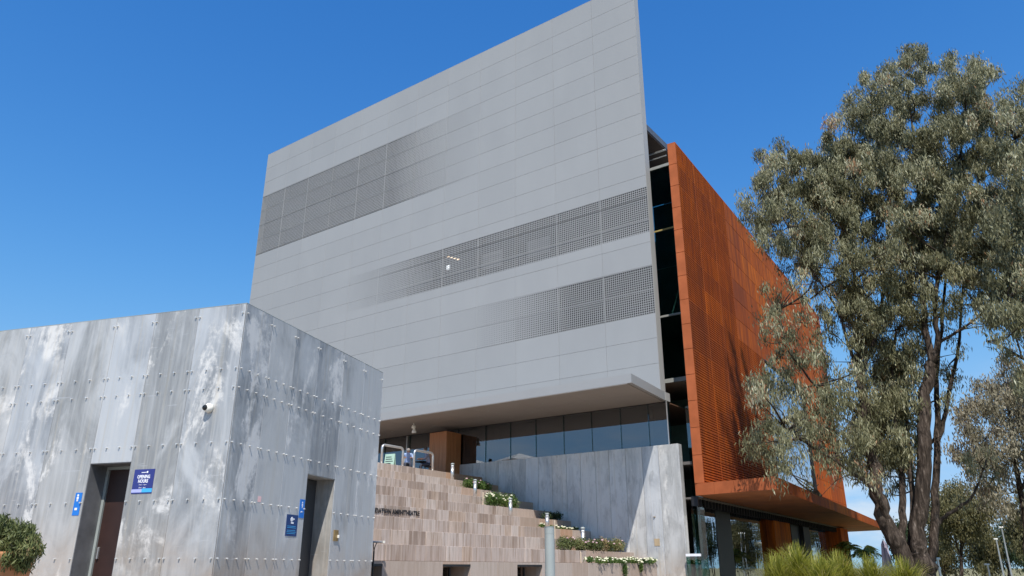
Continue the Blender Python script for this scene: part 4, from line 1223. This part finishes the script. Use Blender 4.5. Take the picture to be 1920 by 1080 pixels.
Y0 = 33.0
b = at(1722, 1143, Y0)
stems = [
    ([(1745, 1165, 0), (1738, 1120, 0), (1728, 1075, 0), (1712, 1030, 0)], 1.35, 0.55),
    ([(1722, 1150, 0), (1712, 1080, 0), (1690, 1030, 0), (1664, 990, 0), (1650, 940, 0), (1640, 880, 0.2), (1628, 800, 0.3), (1618, 740, 0.4), (1614, 700, 0.5)], 0.62, 0.24),
    ([(1614, 705, 0.5), (1600, 670, 0.5), (1588, 640, 0.2), (1575, 590, -0.2), (1545, 540, -0.6), (1500, 470, -1), (1460, 390, -1.4)], 0.15, 0.03),
    ([(1614, 705, 0.5), (1612, 640, 0.6), (1610, 590, 0.8), (1600, 500, 1), (1590, 400, 1), (1580, 310, 1)], 0.17, 0.04),
    ([(1614, 705, 0.5), (1632, 660, 0.7), (1645, 620, 1), (1655, 550, 1.3), (1665, 450, 1.4), (1670, 330, 1.4), (1665, 230, 1.2)], 0.17, 0.04),
    ([(1725, 1150, 0), (1722, 1060, 0), (1722, 990, -0.1), (1729, 900, -0.2), (1734, 800, -0.3), (1740, 720, -0.3), (1748, 680, -0.3)], 0.55, 0.30),
    ([(1748, 682, -0.3), (1736, 620, -0.2), (1731, 560, -0.1), (1726, 460, 0), (1722, 360, 0), (1712, 250, 0.2), (1698, 140, 0.3)], 0.24, 0.04),
    ([(1748, 682, -0.3), (1758, 640, -0.5), (1752, 580, -0.6), (1762, 500, -0.8), (1785, 400, -1), (1800, 300, -1), (1812, 190, -1)], 0.20, 0.04),
    ([(1758, 645, -0.5), (1790, 625, -0.7), (1830, 598, -1), (1870, 555, -1.3), (1895, 500, -1.5)], 0.12, 0.03),
    ([(1735, 1150, 0), (1745, 1060, 0.2), (1753, 990, 0.4), (1756, 900, 0.6), (1758, 790, 0.8), (1756, 705, 1), (1765, 620, 1.2), (1775, 500, 1.4)], 0.34, 0.07),
    ([(1757, 830, 0.7), (1772, 776, 0.8), (1785, 710, 1), (1797, 656, 1), (1801, 598, 1), (1812, 470, 1), (1835, 340, 1), (1845, 240, 1)], 0.16, 0.03),
    ([(1755, 985, 0.4), (1772, 969, 0.3), (1800, 950, 0), (1820, 935, -0.2), (1835, 905, -0.4), (1850, 860, -0.4)], 0.14, 0.04),
    ([(1666, 1000, 0), (1656, 955, -0.3), (1634, 915, -0.8), (1600, 888, -1.2), (1560, 860, -1.5), (1510, 830, -1.7), (1470, 800, -1.8)], 0.19, 0.04),
    ([(1690, 1030, 0), (1693, 960, 0.3), (1690, 880, 0.6), (1680, 800, 0.9), (1672, 720, 1.2), (1680, 620, 1.4)], 0.26, 0.07),
    ([(1705, 1040, 0.3), (1712, 960, 0.5), (1708, 880, 0.9), (1702, 800, 1.3), (1700, 700, 1.6)], 0.22, 0.06),
    ([(1625, 790, 0.3), (1590, 760, -0.3), (1550, 740, -0.8), (1510, 700, -1.2), (1475, 640, -1.4), (1460, 580, -1.5)], 0.12, 0.03),
    ([(1600, 888, -1.2), (1570, 900, -1.3), (1540, 930, -1.4)], 0.04, 0.01),
    ([(1590, 650, 0.2), (1545, 612, -0.5), (1500, 605, -1)], 0.03, 0.008),
]
lobes = [
    (1712, 120, 42, 34, 1.0, 0.3), (1688, 170, 55, 50, 1.0, 0.2), (1640, 200, 60, 60, 1.0, 0.6), (1600, 265, 52, 60, 1.0, 0.8), (1575, 330, 55, 50, 1.0, 0.5),
    (1450, 300, 26, 30, 0.8, -1), (1475, 335, 55, 45, 1.0, -1), (1520, 320, 50, 45, 1.0, -0.4), (1430, 395, 36, 34, 0.9, -1.3), (1470, 430, 60, 50, 1.0, -1.1), (1415, 415, 18, 22, 0.6, -1.3),
    (1545, 400, 70, 60, 1.1, -0.2), (1620, 350, 70, 70, 1.1, 0.4), (1690, 290, 70, 80, 1.1, 0.4), (1650, 430, 80, 60, 1.1, 0.3), (1560, 480, 70, 45, 0.8, -0.4),
    (1800, 140, 50, 38, 1.0, -1), (1845, 165, 35, 45, 0.9, -0.8), (1795, 205, 45, 55, 1.1, -0.8), (1840, 240, 48, 60, 1.1, -0.2), (1770, 290, 60, 70, 1.1, -0.6), (1850, 330, 55, 60, 1.0, 0), (1720, 370, 70, 60, 1.1, -0.2), (1800, 390, 75, 60, 1.1, -0.5), (1870, 430, 60, 60, 1.0, 0), (1740, 460, 80, 45, 0.9, -0.3), (1640, 510, 80, 38, 0.65, 0.3), (1830, 490, 70, 50, 0.9, -0.4), (1700, 520, 60, 40, 0.5, 0.3),
    (1500, 480, 60, 38, 0.432, -1), (1530, 530, 50, 40, 0.396, -0.5), (1590, 560, 50, 40, 0.36, 0.2), (1455, 555, 30, 38, 0.252, -1.6), (1465, 610, 45, 36, 0.288, -1.6), (1440, 650, 30, 30, 0.288, -1.7), (1500, 640, 45, 45, 0.324, -1.3), (1450, 705, 42, 36, 0.576, -1.8), (1425, 745, 25, 34, 0.36, -1.9), (1520, 700, 48, 45, 0.36, -1.2), (1475, 770, 40, 40, 0.396, -1.8), (1440, 835, 44, 40, 0.684, -2), (1470, 870, 30, 34, 0.432, -2), (1530, 790, 50, 48, 0.396, -1.6), (1515, 870, 30, 30, 0.288, -1.7), (1570, 820, 55, 50, 0.432, -1.3), (1555, 760, 50, 40, 0.324, -1), (1590, 850, 40, 40, 0.36, -1), (1620, 780, 50, 60, 0.504, 0.8), (1650, 700, 48, 70, 0.504, 1.2), (1690, 660, 42, 80, 0.54, 1.6), (1680, 780, 48, 80, 0.504, 1.6), (1640, 860, 45, 50, 0.396, 0.8), (1690, 880, 38, 60, 0.36, 1.5), (1600, 730, 40, 50, 0.396, 0.2), (1575, 900, 25, 28, 0.18, -1.2),
(1650, 560, 70, 50, 0.75, 0.6), (1720, 570, 60, 45, 0.6, 0.8), (1600, 610, 45, 50, 0.55, 0.5), (1560, 560, 50, 40, 0.5, -0.3), (1640, 640, 45, 60, 0.8, 1.6), (1680, 720, 45, 80, 0.95, 2.0), (1650, 800, 50, 70, 0.9, 1.8), (1700, 850, 36, 60, 0.7, 2.2), (1625, 860, 40, 45, 0.6, 1.2), (1870, 520, 50, 50, 0.8, 0), (1800, 480, 60, 45, 0.8, 0.5), (1780, 720, 30, 50, 0.3, 1.5), (1740, 480, 70, 40, 0.7, 1),
    (1780, 560, 60, 36, 0.36, -0.4), (1830, 580, 60, 40, 0.396, -0.8), (1800, 640, 30, 40, 0.18, 0.8), (1840, 880, 40, 30, 0.216, -0.4), (1810, 950, 30, 25, 0.108, 0),
]
gum_tree('gum_tree', 'large many-stemmed gum tree with drooping grey green foliage before the rust wall', (b.x, b.y, 0), stems, lobes, Y0, 2.6, 'gum_leaf', 320, 21, size=0.41, leaf=(0.24, 0.042), n_sub=2.7)

# gum at the right edge, trunk beyond the frame
Y1 = 29.0
b = at(2040, 1150, Y1)
gum_tree('gum_tree', 'gum tree leaning into the top right corner of the view', (b.x, b.y, 0),
    [([(2040, 1152, 0), (2035, 950, 0), (2020, 800, 0), (2005, 650, 0.2), (1990, 520, 0.3), (1985, 350, 0.3), (1970, 200, 0.2)], 0.45, 0.06),
     ([(2012, 700, 0), (1960, 690, -0.4), (1915, 670, -0.7), (1880, 650, -0.9), (1850, 640, -1)], 0.14, 0.02), ([(1990, 520, 0.3), (1950, 450, 0), (1920, 360, -0.3), (1905, 260, -0.4)], 0.14, 0.03), ([(1915, 670, -0.7), (1900, 610, -0.8), (1890, 560, -0.9)], 0.06, 0.02)],
    [(1915, 190, 40, 40, 1.0, 0), (1900, 260, 40, 50, 1.0, 0), (1925, 330, 50, 60, 1.1, 0), (1900, 420, 40, 60, 1.0, 0), (1930, 500, 60, 60, 1.0, 0), (1890, 560, 50, 50, 0.8, -0.5), (1925, 620, 50, 40, 0.7, -0.5), (2000, 300, 90, 120, 1.0, 0), (2000, 500, 90, 110, 1.0, 0), (1970, 700, 70, 60, 0.7, 0), (1895, 640, 30, 25, 0.4, -0.8), (2060, 420, 80, 160, 1.0, 0)],
    Y1, 3.0, 'gum_leaf', 270, 31, size=0.42, leaf=(0.23, 0.042), n_sub=2.5, group='gum trees on the right')

# pale gum in the middle distance
Y2 = 52.0
b = at(1930, 1112, Y2)
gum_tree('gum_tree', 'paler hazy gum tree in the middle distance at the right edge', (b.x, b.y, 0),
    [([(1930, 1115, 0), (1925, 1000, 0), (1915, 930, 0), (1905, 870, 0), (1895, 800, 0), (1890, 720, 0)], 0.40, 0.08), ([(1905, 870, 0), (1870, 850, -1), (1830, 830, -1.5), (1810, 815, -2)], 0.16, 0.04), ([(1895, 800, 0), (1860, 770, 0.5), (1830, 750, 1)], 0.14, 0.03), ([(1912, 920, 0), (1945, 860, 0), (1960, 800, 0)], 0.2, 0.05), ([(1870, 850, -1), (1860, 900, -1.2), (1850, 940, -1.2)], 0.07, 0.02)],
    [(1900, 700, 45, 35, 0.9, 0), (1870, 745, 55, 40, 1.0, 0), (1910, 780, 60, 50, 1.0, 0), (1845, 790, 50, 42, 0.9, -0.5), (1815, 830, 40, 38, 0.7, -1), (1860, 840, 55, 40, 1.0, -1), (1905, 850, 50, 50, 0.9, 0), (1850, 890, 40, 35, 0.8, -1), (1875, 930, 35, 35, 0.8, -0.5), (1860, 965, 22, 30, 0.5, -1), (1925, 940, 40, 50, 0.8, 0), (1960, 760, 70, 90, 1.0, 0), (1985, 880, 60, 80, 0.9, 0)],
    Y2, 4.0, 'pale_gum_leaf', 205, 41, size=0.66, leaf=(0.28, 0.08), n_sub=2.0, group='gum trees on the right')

# background trees: (label, px base, top, half width px, Y, leaf, seed)
def bg_tree(label, x, ytop, ybot, rx, Y, leafmat, seed, per=330, dens=1.0, group='trees along the far grass'):
    yb = 1065 + 1.6 * 1514 / Y
    b = at(x, yb, Y); m = 1514 / Y
    g = np.random.default_rng(seed)
    lob = []
    n = 7
    for i in range(n):
        a = g.uniform(-1, 1)
        yy = ytop + (ybot - ytop) * g.uniform(0.15, 0.85)
        wid = rx * (0.75 if yy < (ytop + ybot) / 2 else 1.0)
        lob.append((x + a * wid * 0.75, yy, rx * g.uniform(0.3, 0.5), (ybot - ytop) * g.uniform(0.16, 0.28), dens, 0))
    lob.append((x, ytop + (ybot - ytop) * 0.2, rx * 0.4, (ybot - ytop) * 0.18, dens, 0))
    st = [([(x, yb + 1, 0), (x + rx * 0.05, (yb + ybot) / 2, 0), (x, (ytop + ybot) / 2, 0), (x - rx * 0.05, ytop + (ybot - ytop) * 0.25, 0)], 0.35 * Y / 80, 0.05)]
    for s_ in (-1, 1): st.append(([(x, ybot, 0), (x + s_ * rx * 0.3, (ytop + ybot) / 2, 0), (x + s_ * rx * 0.55, ytop + (ybot - ytop) * 0.4, 0)], 0.16 * Y / 80, 0.04))
    sz = 1.1 * Y / 80
    return gum_tree('tree', label, (b.x, b.y, 0), st, lob, Y, rx / m * 0.7, leafmat, per, seed, size=sz, leaf=(0.30 * Y / 80, 0.11 * Y / 80), n_sub=3.0 , twig=0.25, group=group)
bg_tree('broad olive tree behind the trunk base of the big gum', 1800, 905, 1040, 75, 80, 'olive_leaf', 51)
bg_tree('low olive scrub tree right of the big gum trunk', 1845, 985, 1068, 60, 95, 'olive_leaf', 52)
bg_tree('dark rounded tree behind the two tall lamp poles', 1890, 985, 1066, 45, 110, 'dark_leaf', 53)
bg_tree('olive tree at the far right edge of the lawn', 1925, 925, 1050, 40, 90, 'olive_leaf', 54)
bg_tree('low bushy tree seen under the big gum', 1770, 1010, 1075, 45, 100, 'olive_leaf', 55)
bg_tree('small dark tree between the canopy tip and the big gum', 1690, 985, 1065, 24, 75, 'dark_leaf', 56)
bg_tree('tall olive tree beyond the lawn, mirrored in the leftmost base glazing', 1985, 800, 1060, 70, 75, 'olive_leaf', 63)
bg_tree('tall dark tree beyond the lawn, mirrored in the middle base glazing', 2075, 820, 1060, 60, 72, 'dark_leaf', 64)
bg_tree('distant tree just beyond the frame right of the lawn', 2010, 880, 1060, 60, 95, 'olive_leaf', 57)
bg_tree('tall tree reflected in the ground floor glazing', 2140, 860, 1060, 70, 62, 'olive_leaf', 58)
bg_tree('slender tree reflected beside it in the ground floor glazing', 2280, 840, 1060, 60, 58, 'dark_leaf', 59)
bg_tree('round tree far right, seen only as a reflection in the base glazing', 2420, 900, 1060, 80, 60, 'olive_leaf', 60)
bg_tree('spreading tree far right beyond the lawn, mirrored in the base glazing', 2560, 850, 1060, 90, 55, 'gum_leaf', 61)
bg_tree('tree at the end of the lawn, mirrored next to the corten pier', 2720, 880, 1060, 90, 50, 'olive_leaf', 62)

# palms
def palm(label, x, ytop, Y, seed):
    g = np.random.default_rng(seed)
    yb = 1065 + 1.6 * 1514 / Y; b = at(x, yb, Y); t = at(x, ytop + 14, Y)
    root = empty('palm_tree', (b.x, b.y, 0)); tag(root, label, 'palm', 'palms beyond the canopy')
    hgt = t.z
    MB().tube([(0, 0, 0), (0.05, 0, hgt * 0.5), (0, 0, hgt)], [0.2, 0.15, 0.13], 8).build('trunk', M['bark'], root, smooth=True)
    C = []; Dd = []; T = []
    for i in range(15):
        a = g.uniform(0, 2 * math.pi); el = g.uniform(-0.1, 1.2); Ln = g.uniform(1.0, 1.5)
        for k in range(34):
            s = k / 33
            rr = Ln * s; z = hgt + math.sin(el) * rr - 0.55 * rr * rr
            x0 = math.cos(a) * math.cos(el) * rr; y0 = math.sin(a) * math.cos(el) * rr
            for sd in (-1, 1):
                d = np.array([-math.sin(a) * sd + 0.6 * math.cos(a), math.cos(a) * sd + 0.6 * math.sin(a), -0.5])
                C.append((x0 + d[0] * 0.12, y0 + d[1] * 0.12, z - 0.05)); Dd.append(d); T.append(g.uniform(0.2, 0.9))
    leaf_object('fronds', np.array(C), np.array(Dd), 0.40, 0.05, np.array(T), M['palm_leaf'], root, nprng=g)
palm('palm with yellowing fronds left of the closed umbrella', 1632, 1020, 48, 71)
palm('slimmer palm nearest the corten pier', 1601, 1012, 55, 72)
# closed umbrella
p = at(1656, 1014, 34)
o = empty('closed_umbrella', (p.x, p.y, 0)); tag(o, 'folded lilac grey umbrella standing left of the gum trunk', 'umbrella')
n = 14; prof = [(0.05, p.z), (0.12, p.z - 0.15), (0.17, p.z - 0.6), (0.24, p.z - 1.25), (0.26, p.z - 1.4)]
mb = MB(); vs = []; fs = []
for r_, z in prof:
    for i in range(n): 
        a = 2 * math.pi * i / n; q = r_ * (1.0 if i % 2 else 0.72); vs.append((q * math.cos(a), q * math.sin(a), z))
for j in range(len(prof) - 1):
    for i in range(n): fs.append((j * n + i, (j + 1) * n + i, (j + 1) * n + (i + 1) % n, j * n + (i + 1) % n))
fs.append(tuple(range(n)))
mb.add(vs, fs).build('canopy', M['canvas_lilac'], o)
MB().tube([(0, 0, 0), (0, 0, p.z + 0.06)], 0.025, 8).build('pole', M['steel'], o)
MB().bbox(-0.3, 0.3, -0.3, 0.3, 0, 0.07, 0.02).build('base', M['grey_paint'], o)
# lamp poles and other slim poles
for (x, ytop, Y, lab, lean) in ((1868, 1012, 70, 'left one of two tall lamp poles on the far lawn', -7), (1878, 990, 66, 'right and taller one of two lamp poles on the far lawn', -7), (1758, 1050, 40, 'short pale pole just right of the gum trunk', -1), (1852, 1060, 60, 'short white marker pole on the far lawn', 0)):
    t = at(x, ytop, Y); o = empty('lamp_pole', (t.x, t.y, 0)); tag(o, lab, 'pole', 'slim poles on the far lawn')
    MB().tube([(0, 0, 0), (0, 0, t.z)], [0.08, 0.05], 8).build('pole', M['steel'], o)
    MB().bbox(-0.22, 0.12, -0.08, 0.08, t.z, t.z + 0.12, 0.02).build('lamp_head', M['camera_white'], o)

# tussock grasses in a raised bed in the foreground right
bedc = at(1590, 1120, 13.0)
bed = MB().lathe([(3.9, 0.0), (3.5, 0.6), (2.9, 1.0), (1.6, 1.2), (0.1, 1.22)], 40)
bed.v = [(x * 0.85, y * 0.45, z) for x, y, z in bed.v]
tag(bed.build('planting_mound', M['soil'], None, (bedc.x + 0.2, bedc.y + 0.4, 0), smooth=True), kind='structure')
def tussock(x, ytop, wpx, Y, seed, label):
    g = np.random.default_rng(seed)
    t = at(x, ytop, Y); base = Vector((t.x, t.y, t.z - 0.78)); hgt = t.z - base.z + 0.05; w = wpx / (1514 / Y) / 2
    root = empty('grass_tussock', base); tag(root, label, 'grass', 'grass tussocks on the mound')
    n = 1000; seg_ = 4
    V = []; F = []; T = []
    for i in range(n):
        a = g.uniform(0, 2 * math.pi); lean = g.uniform(0.0, 1.25) ** 0.85; ln = hgt * g.uniform(0.6, 1.15) * (1 + 0.15 * lean)
        r0 = 0.12 * math.sqrt(g.random()); b0 = np.array([r0 * math.cos(a * 3), r0 * math.sin(a * 3), 0])
        out = np.array([math.cos(a), math.sin(a), 0]); side = np.array([-math.sin(a), math.cos(a), 0]) * 0.013
        reach = min(lean, 1.3) * w
        k0 = len(V)
        for k in range(seg_ + 1):
            s = k / seg_
            p = b0 + out * reach * (0.35 * s + 0.65 * s * s) + np.array([0, 0, ln * (s - 0.28 * min(lean, 1.3) * s * s * s)])
            ww = 1 - 0.9 * s
            V.append(p - side * ww); V.append(p + side * ww)
        tt = np.clip(g.normal(0.45, 0.22), 0, 1)
        for k in range(seg_): F.append((k0 + 2 * k, k0 + 2 * k + 1, k0 + 2 * k + 3, k0 + 2 * k + 2)); T.append(np.clip(tt + 0.12 * k / seg_, 0, 1))
    me = bpy.data.meshes.new('blades'); me.from_pydata([tuple(v) for v in V], [], F)
    a_ = me.attributes.new('tint', 'FLOAT', 'FACE'); a_.data.foreach_set('value', np.array(T, dtype=np.float32))
    me.materials.append(M['tussock']); me.update(); put('blades', me, root)
    mb = MB().lathe([(0.16, -0.3), (0.13, 0.05), (0.05, 0.12)], 10); mb.build('crown_base', M['soil'], root)
for i, (x, yt, w, Y, lab) in enumerate(((1490, 1030, 130, 13.0, 'tallest bright yellow green grass tussock below the corten canopy'), (1570, 1044, 110, 13.4, 'grass tussock below the corten pier, second from the left'), (1455, 1050, 70, 12.6, 'small grass tussock at the left edge of the clump'), (1630, 1052, 90, 13.2, 'grass tussock under the folded umbrella'), (1690, 1055, 90, 13.5, 'grass tussock at the right end against the gum trunk'), (1535, 1052, 90, 12.4, 'olive grass tussock in front, between the two taller ones'))):
    tussock(x, yt, w, Y, 80 + i, lab)
